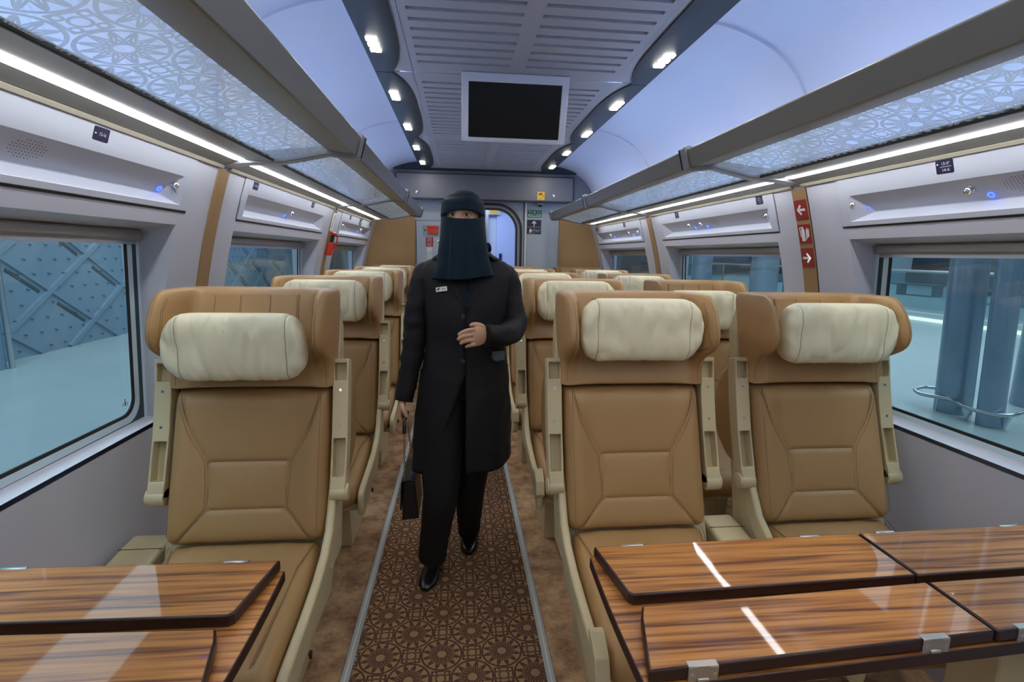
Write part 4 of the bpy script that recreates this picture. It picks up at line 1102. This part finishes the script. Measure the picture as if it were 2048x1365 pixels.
for x0, yy in ((-.09,-.24),(.0,-.50)): MB().add([(x0,yy-.05,.12),(x0,yy+.05,.13),(x0+.02,yy+.01,.0),(x0+.03,yy-.05,.12),(x0+.03,yy+.05,.13),(x0+.05,yy+.01,.0)], [(0,1,2),(5,4,3),(0,1,4,3),(1,2,5,4),(2,0,3,5)]).build('rail_bracket', M['pale'], gr)
# far concourse
kb = struct(MB().box(11.6,12.0,-9,40,-.06,.12).build('trim_kerb', mat('kerb',(.5,.58,.6),.4), flat=True)); MB().box(11.57,11.6,4,40,-.058,.02).build('step_light', litm, kb)
struct(MB().box(11.62,30,-9,60,-.15,.10).build('platform_concourse', mat('concourse_floor', (.26,.33,.36), .3), flat=True))
rl = empty('glass_railing', (13.0,14,.1), 'long glass railing with steel handrail beyond the right windows', 'railing')
MB().tube([(-.8,-10,1.06),(-.8,20,1.06)], .035, 10).build('handrail', M['steel'], rl)
for k in range(13): MB().box(-.83,-.78,-9.5+k*2.3,-9.46+k*2.3,0,1.06).build('post', M['steel'], rl)
MB().box(-.81,-.80,-10,20,.08,1.0).build('glass_pane', glass('rail_glass', (.80,.92,.95))[0], rl, flat=True)
struct(MB().box(29,29.5,-12,60,0,7).build('wall_concourse_far', dkb, flat=True)); struct(MB().box(2,30,44,44.5,0,7).build('wall_concourse_end', mat('concourse_end', (.10,.14,.18), .6), flat=True))
random.seed(11)
for k, (x, y, w, h) in enumerate(((26,16,1.2,6),(25,22,.8,6),(27,30,1.5,6),(24,35,1.0,6),(26,9,1.0,6),(22,27,.6,6),(18,38,1.2,6))):
    o = MB().box(x-w/2,x+w/2,y-w/2,y+w/2,.1,h).build('concourse_pier', mat('pier_pale', (.40,.52,.60), .5) if 'pp' not in M else M['pp'], None, flat=True); M['pp'] = o.data.materials[0]
    tag(o, ['wide pale pier across the concourse, seen beside the railing','narrow pale pier across the concourse','broad pier in the far concourse','pier at the far end of the concourse','pier across the concourse right of the escalator','thin pier in the middle of the concourse','pier by the end wall of the concourse'][k], 'pier')
for k, (x, y) in enumerate(((17,14.5),(18,18.5),(16.5,23),(19,28))):
    b = empty('bench', (x,y,.1), ['bench on the concourse nearest the railing','second bench on the concourse','third bench on the concourse','farthest bench on the concourse'][k], 'bench')
    MB().box(-.3,.3,-1,1,.40,.46).build('seat', M['steel'], b); MB().box(.28,.34,-1,1,.46,.9).build('backrest', M['steel'], b)
    for q in (-.8,.8): MB().box(-.2,.2,q-.04,q+.04,0,.40).build('leg', M['steel'], b)
es = empty('escalator', (22,15,.1), 'escalator rising in the far concourse with lit edge', 'escalator')
MB().prism([(-5,0),(5,0),(5,.6),(1,3.8),(-1,3.8),(-5,.8)], 'x', -.8,.8).build('body', mat('escalator_dark', (.10,.13,.15), .4), es)
MB().tube([(-.9,5,1.6),(-.9,1,4.8)], .09, 8).build('handrail', emis('escalator_light', (.9,1,.85), 1.5), es)

def area(name, loc, rot, sx, sy, e, col):
    L = bpy.data.lights.new(name, 'AREA'); L.shape = 'RECTANGLE'; L.size = sx; L.size_y = sy; L.energy = e; L.color = col
    o = bpy.data.objects.new(name, L); COL.objects.link(o); o.location = loc; o.rotation_euler = rot; return o
for lx, ly in LAMPS:
    area('ceiling_lamp_light', (lx, ly, 2.2605), (0,0,0), .046, .15, 1.7, (1,.95,.86))
area('station_light_left', (-3.6,4,4.8), (0,math.radians(0),0), 2.5, 20, 520, (.74,.89,1))
area('station_light_right', (6.5,8,6.5), (0,0,0), 6, 26, 1150, (.74,.89,1))
area('concourse_light', (20,22,6.8), (0,0,0), 12, 36, 2300, (.74,.89,1))
area('vestibule_light', (.3,6.7,2.25), (0,0,0), .8, .8, 16, (.62,.75,1))

w = bpy.data.worlds.new('World'); SC.world = w; w.use_nodes = True
w.node_tree.nodes['Background'].inputs[0].default_value = (.45,.65,.8,1); w.node_tree.nodes['Background'].inputs[1].default_value = .12
# closing wall behind the camera
struct(MB().box(-1.2,1.74,Y0-.1,Y0,0,2.45).build('wall_back', M['bulk'], flat=True))
#PERSON-BEGIN
# ------------------------------------------------------------------ the attendant
def ellring(cx, cy, rx, ry, z, n=56, p=2.2, a0=-PI/2, a1=None, fold=None):
    out = []; m = n if a1 is None else n+1; a1_ = a0+2*PI if a1 is None else a1
    for k in range(m):
        a = a0+(a1_-a0)*k/n; c, s = math.cos(a), math.sin(a); q = 2/p
        x = rx*math.copysign(abs(c)**q, c); y = ry*math.copysign(abs(s)**q, s)
        f = 1+(fold(a, z) if fold else 0)
        out.append((cx+x*f, cy+y*f, z))
    return out
def limb(mb, pts, rad, n=20, k=6, wr=0, seed=0, fl=1.0):
    P = crv(pts, k); R = [r.x for r in crv([(r,0,0) for r in rad], k)]; L = len(P); base = len(mb.v)
    mb.tube(P, R, n, True, fl)
    if wr:
        for i in range(L):
            c = P[i]
            for j in range(n):
                v = Vector(mb.v[base+i*n+j]); d = (v-c)
                w = noise.noise(Vector((v.x*12+seed, v.y*12, v.z*32+seed)))+.5*noise.noise(Vector((v.x*30, v.y*30, v.z*60+seed)))
                mb.v[base+i*n+j] = tuple(c+d*(1+wr*w))
    return mb
person = empty('person', (.02,2.1,0), 'person in black coat and dark face veil walking down the aisle, holding a bag', 'person')
def pb(mb, name, m, par=None, **k):
    mb.v = [(x-.02, y-2.1, z) for x, y, z in mb.v]; return mb.build(name, m, par or person, **k)
HC = Vector((.010, 2.092, 1.545)); HA = math.radians(-11)
def hp(x, y, z): return (HC.x+x*math.cos(HA)-y*math.sin(HA)*-1*-1, HC.y+x*math.sin(HA)+y*math.cos(HA), HC.z+z)
def hp(x, y, z):
    c, s = math.cos(HA), math.sin(HA); return (HC.x+x*c-y*s*-1*-1, HC.y+x*s+y*c, HC.z+z)
# body: one continuous surface
mb = MB()
def headpt(u, v):
    t = PI*(.001+.998*v); a = 2*PI*u; sx = math.sin(t)*math.cos(a); sy = math.sin(t)*math.sin(a); sz = -math.cos(t)
    rx, ry, rz = .0755, .088, (.093 if sz > 0 else .112)
    low = max(0, -sz); rx *= 1-.22*low**1.5; 
    x, y, z = rx*sx, ry*sy, rz*sz
    if sy < 0:
        f = -sy
        nz = math.exp(-(x/.012)**2)
        y -= nz*.008*math.exp(-((z+.030)/.018)**2)*f + nz*.009*math.exp(-((z+.005)/.022)**2)*f      # nose
        y -= .004*math.exp(-((z-.022)/.008)**2)*f*math.exp(-(x/.05)**2)                             # brow
        for e in (-.0275,.0275): y += .011*math.exp(-(((x-e)/.014)**2+((z-.004)/.011)**2))          # sockets
        y -= .006*math.exp(-((x/.022)**2+((z+.062)/.006)**2))+.005*math.exp(-((x/.020)**2+((z+.074)/.006)**2))
        y -= .008*math.exp(-((x/.02)**2+((z+.098)/.014)**2))
        y -= .004*sum(math.exp(-(((x-e)/.02)**2+((z+.03)/.02)**2)) for e in (-.04,.04))
    return hp(x, y, z)
mb.grid(headpt, 72, 56)
limb(mb, [(.014,2.115,1.50),(.018,2.12,1.43),(.02,2.12,1.36)], [.05,.05,.06])
# trunk
mb.loft([ellring(c[1],c[2],c[3],c[4],c[0],32) for c in [(1.375,.02,2.12,.06,.05),(1.35,.02,2.115,.13,.06),(1.28,.022,2.11,.145,.085),(1.15,.022,2.105,.135,.095),(1.02,.022,2.105,.110,.080),(.93,.015,2.105,.125,.085),(.88,.01,2.10,.10,.07)]])
LS, LE, LW = (-.138,2.11,1.325), (-.180,2.105,1.07), (-.232,2.048,.815)
RS, RE, RW = (.180,2.11,1.325), (.222,2.06,1.105), (.100,1.900,1.100)
limb(mb, [LS, LE, LW], [.042,.034,.022], 16); limb(mb, [RS, (.215,2.09,1.20), RE, (.165,1.975,1.095), RW], [.042,.038,.036,.03,.023], 16)
limb(mb, [(-.055,2.08,.90),(-.080,2.00,.46),(-.118,2.045,.10)], [.06,.045,.034], 18); limb(mb, [(.065,2.11,.90),(.045,2.13,.46),(.046,2.33,.13)], [.06,.045,.034], 18)
# left hand (held in front)
mb.loft([[(x, y+ry*math.cos(a), z+rz*math.sin(a)) for a in [2*PI*k/20 for k in range(20)]] for x, y, z, ry, rz in [(.118,1.915,1.102,.018,.023),(.102,1.902,1.102,.0175,.025),(.086,1.890,1.101,.0165,.033),(.070,1.881,1.100,.0150,.0375),(.054,1.873,1.099,.0125,.0375),(.046,1.871,1.098,.009,.034)]])
for z0, x0, Lf, r in ((1.1270,.052,.060,.0084),(1.1080,.047,.058,.0089),(1.0890,.048,.050,.0085),(1.0715,.055,.036,.0074)):
    p = Vector((x0,1.869,z0)); k = Lf/.055
    mb.tube(crv([p, p+Vector((-.022*k,-.005,-.003)), p+Vector((-.038*k,-.001,-.009*k)), p+Vector((-.049*k,.006,-.016*k)), p+Vector((-.055*k,.013,-.021*k))], 4), [r*1.05,r*1.03,r*1.05,r,r*.97,r*.96,r*1.0,r*.96,r*.92,r*.9,r*.9,r*.88,r*.86,r*.82,r*.76,r*.62,r*.3], 12)
    q = p+Vector((-.050*k,.0015,-.0165*k))
    nl = MB().sphere(q, .0038, .0022, .0034, 12, 8); nl.v = [(x-.02,y-2.1,z) for x,y,z in nl.v]; nl.build('fingernail', M['nail'], person)
mb.tube(crv([(.096,1.900,1.118),(.076,1.890,1.137),(.055,1.886,1.143),(.033,1.884,1.139)], 4), [.013,.0125,.012,.0115,.011,.0105,.010,.0098,.0095,.0092,.0088,.007,.003], 12)
# right hand (holding the bag strap)
mb.loft([[(x+rx*math.cos(a), y+ry*math.sin(a), z) for a in [2*PI*k/20 for k in range(20)]] for x, y, z, rx, ry in [(-.230,2.050,.83,.019,.024),(-.234,2.046,.812,.0175,.026),(-.239,2.043,.792,.016,.034),(-.242,2.042,.772,.0145,.038),(-.243,2.042,.760,.011,.034)]])
for y0, r in ((2.013,.0083),(2.032,.0086),(2.051,.0083),(2.069,.0074)):
    mb.tube(crv([(-.243,y0,.768),(-.244,y0-.001,.745),(-.232,y0-.002,.730),(-.216,y0-.002,.732),(-.209,y0-.001,.744)], 4), [r*1.1]+[r]*10+[r*.95,r*.9,r*.85,r*.8,r*.7,r*.4], 12)
mb.tube(crv([(-.236,2.020,.800),(-.228,2.004,.782),(-.219,2.000,.764),(-.212,2.003,.748)], 4), [.012,.0118,.0112,.0108,.0105,.010,.0098,.0095,.0092,.009,.0082,.006,.003], 12)
body = pb(mb, 'body', M['skin'])
rm = body.modifiers.new('remesh', 'REMESH'); rm.mode = 'VOXEL'; rm.voxel_size = .0026; rm.use_smooth_shade = True
sm = body.modifiers.new('smooth', 'SMOOTH'); sm.iterations = 3; sm.factor = .5
# eyes
gaze = Vector((-.10, -1, .02)).normalized()
for e in (-.0275,.0275):
    c = Vector(hp(e, -.0700, .004)); em = MB().sphere(c, .0122,.0122,.0122, 24, 16); eo = pb(em, 'eye', M['eyew'])
    g = (Vector(hp(0,-1,0))-Vector(hp(0,0,0)))*.9+Vector((.12,0,.0)); g.normalize()
    ir = MB(); side = g.cross(Vector((0,0,1))).normalized(); upv = side.cross(g)
    ir.loft([[c+g*(.0122*math.cos(b)+.0004)+(side*math.cos(a)+upv*math.sin(a))*.0122*math.sin(b) for a in [2*PI*k/20 for k in range(20)]] for b in (.50,.3,.02)])
    ir.v = [(x-.02, y-2.1, z) for x, y, z in ir.v]; ir.build('iris', M['eyed'], eo)
    for up_ in (1, -1):
        ld = MB()
        def lf(u, v, up_=up_):
            az = math.radians(-88+176*u); op = (math.radians(24) if up_ > 0 else math.radians(17))*max(0, math.cos(az))**.6+.02
            el = up_*(op+(math.radians(85)-op)*v); r = .0134+.0006*math.sin(PI*v)
            x = r*math.cos(el)*math.sin(az)*1.18; y = -r*math.cos(el)*math.cos(az); z = r*math.sin(el)
            c_, s_ = math.cos(HA), math.sin(HA); return (c.x+x*c_-y*s_, c.y+x*s_+y*c_, c.z+z)
        ld.grid(lf, 20, 8); pb(ld, 'eyelid', M['skin'])
        if up_ > 0: ls = MB().tube([lf(k/20,0.0) for k in range(1,20)], .0008, 6); pb(ls, 'eyelash', M['eyed'])
# trousers
mb = MB()
limb(mb, [(-.065,2.10,.92),(-.075,2.04,.70),(-.081,1.985,.44),(-.105,2.005,.25),(-.121,2.03,.115)], [.10,.092,.074,.062,.060], 28, 8, .05, 3)
limb(mb, [(.085,2.12,.92),(.075,2.13,.70),(.045,2.14,.40),(.040,2.21,.22),(.040,2.295,.085)], [.10,.092,.068,.058,.053], 28, 8, .05, 9)
mb.loft([ellring(.01,2.11,.165,.115,z,28) for z in (.99,.93,.87,.82)])
tr = pb(mb, 'trousers', M['trouser'])
# coat
TAB = [(.535,.004,2.075,.208,.150),(.62,.006,2.08,.205,.148),(.75,.012,2.09,.196,.142),(.88,.018,2.10,.184,.134),(.97,.022,2.10,.168,.124),(1.05,.022,2.10,.158,.117),(1.13,.022,2.10,.162,.124),(1.20,.022,2.102,.168,.122),(1.27,.022,2.106,.178,.112),(1.32,.022,2.11,.190,.098),(1.345,.022,2.112,.188,.082),(1.364,.022,2.114,.166,.070),(1.378,.022,2.116,.132,.062),(1.392,.022,2.117,.105,.056),(1.405,.022,2.118,.072,.050)]
def cfold(a, z):
    k = max(0, min(1, (1.0-z)/.4)); w = .028*noise.noise(Vector((math.cos(a)*2.5, math.sin(a)*2.5, z*6)))+.022*noise.noise(Vector((math.cos(a)*4+z*4, math.sin(a)*4, z*17)))
    return w+k*.022*math.sin(a*7+z*2)
def coat_ring(z, hem=0):
    cx, cy, rx, ry = lerp(TAB, z)
    op = max(0, min(1, (.93-z)/.40)); gl = .118*op**1.1; gr = .012*op    # front gap to the left / right of the button line
    xb = -.012
    aL = -PI/2-math.asin(min(.95,gl/rx))-.0005; aR = -PI/2+math.asin(min(.9,gr/rx))
    return ellring(cx, cy, rx, ry, z, 80, 2.3, aR, aL+2*PI, cfold)
zs = [.535+(1.405-.535)*k/70 for k in range(71)]
mb = MB(); R_ = [coat_ring(z) for z in zs]
# rounded hem: the front edges hang a little lower on the left, higher on the right
for i in range(14):
    n = len(R_[i]); f = (14-i)/14
    R_[i] = [(x, y, z+f*f*(.030*max(0,(x-.10)/.11)**2 if x > .10 else 0)-f*.014*(1 if (x < -.06 and y < 2.05) else 0)) for x, y, z in R_[i]]
mb.loft(R_, False, False)
ct = pb(mb, 'coat', M['coat'], solid=.007)
sl = MB(); limb(sl, [(-.105,2.114,1.338),(-.142,2.112,1.308),(-.173,2.105,1.19),(-.186,2.10,1.06),(-.206,2.078,.94),(-.232,2.048,.805)], [.030,.052,.051,.048,.042,.037], 28, 10, .13, 5); pb(sl, 'sleeve', M['coat'])
sl = MB(); limb(sl, [(.148,2.114,1.338),(.186,2.112,1.306),(.210,2.10,1.20),(.222,2.065,1.115),(.175,1.965,1.092),(.128,1.912,1.098),(.092,1.888,1.101)], [.030,.052,.050,.051,.046,.043,.041], 28, 10, .15, 8); pb(sl, 'sleeve', M['coat'])
# lapels, buttons, pocket
def chest(x, z, off=.004):
    cx, cy, rx, ry = lerp(TAB, z); q = min(.999, abs(x-cx)/rx); return (x, cy-ry*(1-q**2.3)**(1/2.3)-off, z)
for sg_, pts in ((-1, [(.018,1.185),(-.020,1.245),(-.062,1.31),(-.030,1.345),(-.012,1.30),(.010,1.22)]), (1, [(.022,1.185),(.070,1.250),(.108,1.315),(.072,1.345),(.055,1.30),(.030,1.22)])):
    lp = MB(); A_p = [chest(x, z, .009) for x, z in pts]; B_p = [chest(x, z, .002) for x, z in pts]; n = len(pts)
    lp.add(A_p+B_p, [tuple(range(n)), tuple(range(2*n-1,n-1,-1))]+[(i,i+n,(i+1)%n+n,(i+1)%n) for i in range(n)]); pb(lp, 'lapel', M['coat'], bevel=.002)
sh = MB(); pts = [(.018,1.195),(-.010,1.25),(-.025,1.32),(.070,1.32),(.052,1.25)]; A_p = [chest(x, z, .006) for x, z in pts]; B_p = [chest(x, z, -.004) for x, z in pts]; n = len(pts)
sh.add(A_p+B_p, [tuple(range(n)), tuple(range(2*n-1,n-1,-1))]+[(i,i+n,(i+1)%n+n,(i+1)%n) for i in range(n)]); pb(sh, 'scarf_end', M['veil'])
for z in (1.160,.985):
    c = Vector(chest(.010, z, .006)); bt = MB().tube([c+Vector((0,.003,0)), c, c+Vector((0,-.0015,0))], [.0095,.0095,.0075], 20); pb(bt, 'button', mat('button', (.03,.03,.035), .25) if 'btn' not in M else M['btn'])
ed = MB().tube([chest(.020, z, .0045) for z in [.94+.245*k/14 for k in range(15)]], .0016, 6); pb(ed, 'coat_edge', M['coat'])
pk = MB().tube(crv([chest(.116,.996,.003), chest(.135,.980,.008), chest(.160,.976,.009), chest(.184,.992,.003)], 5), .0045, 8); pb(pk, 'pocket_rim', M['coat'])
# veil, band and scarf
def vr(z):   # centre, rx, ry of the head covering
    return lerp([(1.36,.022,2.112,.150,.098),(1.383,.022,2.112,.134,.094),(1.400,.020,2.112,.108,.090),(1.42,.018,2.11,.088,.086),(1.45,.012,2.10,.079,.090),(1.50,.010,2.095,.081,.098),(1.55,.010,2.092,.083,.101),(1.60,.010,2.095,.079,.096),(1.625,.010,2.10,.064,.080),(1.640,.012,2.105,.042,.055),(1.648,.012,2.108,.012,.018)], z)
def sf(a, z): return .02*noise.noise(Vector((math.cos(a)*4, math.sin(a)*4, z*18)))
mb = MB(); mb.loft([ellring(*vr(z), z, 64, 2.1, fold=sf) for z in [1.575+.073*k/12 for k in range(13)]], True, False)
zz = [1.378+(1.58-1.378)*k/24 for k in range(25)]
mb.loft([ellring(*vr(z), z, 64, 2.1, -PI/2+math.radians(52), -PI/2-math.radians(52)+2*PI, sf) for z in zz], False, False)
mb.tube(crv([(.098,2.08,1.425),(.109,2.09,1.436),(.112,2.10,1.42),(.102,2.11,1.405)],4), .011, 10)
pb(mb, 'headscarf', M['veil'], solid=.004)
mb = MB(); N = 72
rows = []
for j in range(9):
    v = j/8; row = []
    for k in range(N):
        a = -PI/2+2*PI*k/N; fr = max(0, -math.sin(a)); sd_ = abs(math.cos(a))
        zlo = 1.5655-.020*sd_**2*(1 if fr > -.2 else 1)-.02*max(0, math.sin(a)); zhi = 1.618+.012*fr*math.cos(a)*0+.006*math.cos(a)
        z = zlo+(zhi-zlo)*v; cx, cy, rx, ry = vr(z); g = 1.045+.012*math.sin(v*PI)-.02*v
        row.append((cx+rx*g*math.cos(a), cy+ry*g*math.sin(a), z))
    rows.append(row)
mb.loft(rows, True, False); pb(mb, 'forehead_band', M['veil'], solid=.003)
mb = MB(); NU, NV = 90, 50
def veilpt(u, v):
    a = math.radians(-100+200*u); z1 = 1.5375+.014*(abs(u-.5)*2)**2.5-.004*math.cos(a*2); z = z1+(1.313-.010*math.cos((u-.33)*5)-z1)*v
    k = v**1.1
    rx = .0850+.022*k+.020*k**4; ry = .1035+.028*k; cx = .010+.004*k; cy = 2.092-.012*k
    if abs(a) > PI/2: pass
    x = rx*math.sin(a)*(1 if abs(a) < PI/2 else 1); y = -ry*math.cos(a)
    cr = -.007*math.exp(-((u-.36)/.022)**2)*min(1, v*3) + .008*math.sin(u*21+1)*k + .004*noise.noise(Vector((u*7, v*3, 2)))*min(1,v*2)
    f = 1-cr/.1
    return (cx+x*f, cy+y*f-.006*math.sin(v*PI), z)
mb.grid(veilpt, NU, NV); pb(mb, 'face_veil', M['veil'], solid=.003)
# shoes
def shoe(toe, heel, lift, name='shoe'):
    toe, heel = Vector(toe), Vector(heel); D = toe-heel; L = D.length; D.normalize(); S = Vector((D.y,-D.x,0)).normalized()
    mb = MB(); rings = []
    for t, w, h, b in ((0,.022,.055,0),(.05,.030,.062,0),(.25,.032,.060,.002),(.42,.034,.048,.004),(.60,.042,.038,.002),(.78,.042,.032,0),(.92,.030,.026,0),(1,.012,.016,.002)):
        c = heel+D*L*t; z0 = c.z+b
        rings.append([tuple(c+S*w*math.copysign(abs(math.cos(a))**.75, math.cos(a)))[:2]+(z0+h*.5*(1+math.copysign(abs(math.sin(a))**.7, math.sin(a))),) for a in [2*PI*k/20 for k in range(20)]])
    mb.loft(rings); o = pb(mb, name, M['shoe'], subd=1)
    hb = MB(); c = heel+D*.028; hb.box(c.x-.02,c.x+.02,c.y-.022,c.y+.022,max(.0075,c.z-.022),c.z+.008); hb.v = [(x-.02,y-2.1,z) for x,y,z in hb.v]; hb.build('heel', M['shoe'], o, bevel=.004)
    st = MB(); c = heel+D*L*.45; st.tube([c+S*.036*math.cos(a)+Vector((0,0,.012+.042*math.sin(a))) for a in [PI*k/14 for k in range(15)]], .004, 8); st.v = [(x-.02,y-2.1,z) for x,y,z in st.v]; st.build('strap', M['shoe'], o)
shoe((-.150,1.945,.008), (-.100,2.165,.022), 0); shoe((.036,2.195,.008), (.055,2.405,.050), 0)
# name badge
c = Vector(chest(-.073, 1.266, .010)); bd = decal(MB(), c, (1,-.35,.16), (-.1,.0,1), rrect(.046,.0175,.001), .0015, .002); bo = tag(bd.build('name_badge', M['white'], None), 'white name badge pinned on the black coat', 'badge')
lg = MB()
for poly in ([(-.018,-.002),(-.008,.004),(-.005,.003),(-.015,-.004)],[(-.019,.001),(-.010,.006),(-.008,.005),(-.017,-.001)],[(.001,-.001),(.008,-.001),(.008,.001),(.001,.001)],[(.010,-.001),(.013,-.001),(.013,.001),(.010,.001)],[(.015,-.001),(.018,-.001),(.018,.001),(.015,.001)]): decal(lg, c, (1,-.35,.16), (-.1,.0,1), poly, .0022)
lg.build('badge_print', M['eyed'], bo)
# phone in the pocket
c = Vector(chest(.153, .998, .0035)); ph = decal(MB(), c, (1,.75,-.05), (0,.05,1), rrect(.064,.040,.008), .0035, .008).build('phone', M['phone'], None, bevel=.001); tag(ph, 'grey phone sticking out of the coat pocket', 'phone')
# handbag
hbg = empty('handbag', (-.205,2.09,.31), 'small black handbag hanging from a gold chain and short strap', 'handbag')
def hb_(mb, name, m, **k): mb.v = [(x+.205, y-2.09, z-.31) for x, y, z in mb.v]; return mb.build(name, m, hbg, **k)
b0 = MB(); b0.hexa([(-.241,1.985,.312),(-.172,1.985,.318),(-.172,2.205,.318),(-.241,2.205,.312)], [(-.233,1.99,.478),(-.186,1.99,.478),(-.186,2.20,.478),(-.233,2.20,.478)]); hb_(b0, 'bag_body', M['bag'], bevel=.005)
fl_ = MB(); fl_.loft([[(x, y, z) for x, z in ((-.247,.36),(-.240,.485),(-.205,.495),(-.182,.486),(-.186,.480),(-.205,.488),(-.235,.480),(-.242,.36))] for y in (1.978,2.21)]); hb_(fl_, 'flap', M['bag'], bevel=.002)
hs_ = MB(); hs_.tube(crv([(-.223,1.975,.690),(-.2225,1.985,.735),(-.2225,2.01,.752),(-.2225,2.05,.754),(-.2225,2.09,.745),(-.223,2.10,.700)],6), .0075, 10, True, .6); hb_(hs_, 'hand_strap', M['bag'])
def chain(a, b, n):
    mb = MB(); a, b = Vector(a), Vector(b); D = (b-a)/n; d = D.normalized(); s1 = d.cross(Vector((1,0,0))).normalized(); s2 = d.cross(s1)
    for k in range(n):
        c = a+D*(k+.5); s = s1 if k % 2 else s2
        mb.tube([c+d*.0085*math.cos(t)+s*.0042*math.sin(t) for t in [2*PI*q/10 for q in range(11)]], .0014, 5, False)
    return mb
hb_(chain((-.223,1.975,.690),(-.228,1.995,.485),17), 'chain', M['gold']); hb_(chain((-.223,2.10,.700),(-.214,2.19,.485),18), 'chain', M['gold'])
#PERSON-END
# ------------------------------------------------------------------ camera
W_, H_, F_ = 2048, 1365, 1020.
vx, vy, rl_ = (921-W_/2)/F_, (509-H_/2)/F_, .017
d = Vector((vx, vy, 1)).normalized(); t = Vector((1, rl_, 0)); x_ = (t-d*t.dot(d)).normalized(); up = x_.cross(d)
if up.y > 0: up = -up
# columns of R are world x, y, z axes in camera coordinates (x right, y down, z forward)
rows = [Vector((x_[i], d[i], up[i])) for i in range(3)]
cam = bpy.data.cameras.new('camera'); co = bpy.data.objects.new('camera', cam); COL.objects.link(co)
from mathutils import Matrix
mw = Matrix.Identity(4)
for r in range(3):
    mw[r][0] = rows[0][r]; mw[r][1] = -rows[1][r]; mw[r][2] = -rows[2][r]; mw[r][3] = (0,0,1.4)[r]
co.matrix_world = mw
cam.sensor_width = 36; cam.lens = F_/W_*36; cam.clip_start = .02; cam.clip_end = 200
SC.camera = co
SC.view_settings.view_transform = 'Standard'; SC.view_settings.look = 'None'; SC.view_settings.gamma = 1; SC.view_settings.exposure = 0; SC.view_settings.use_curve_mapping = False
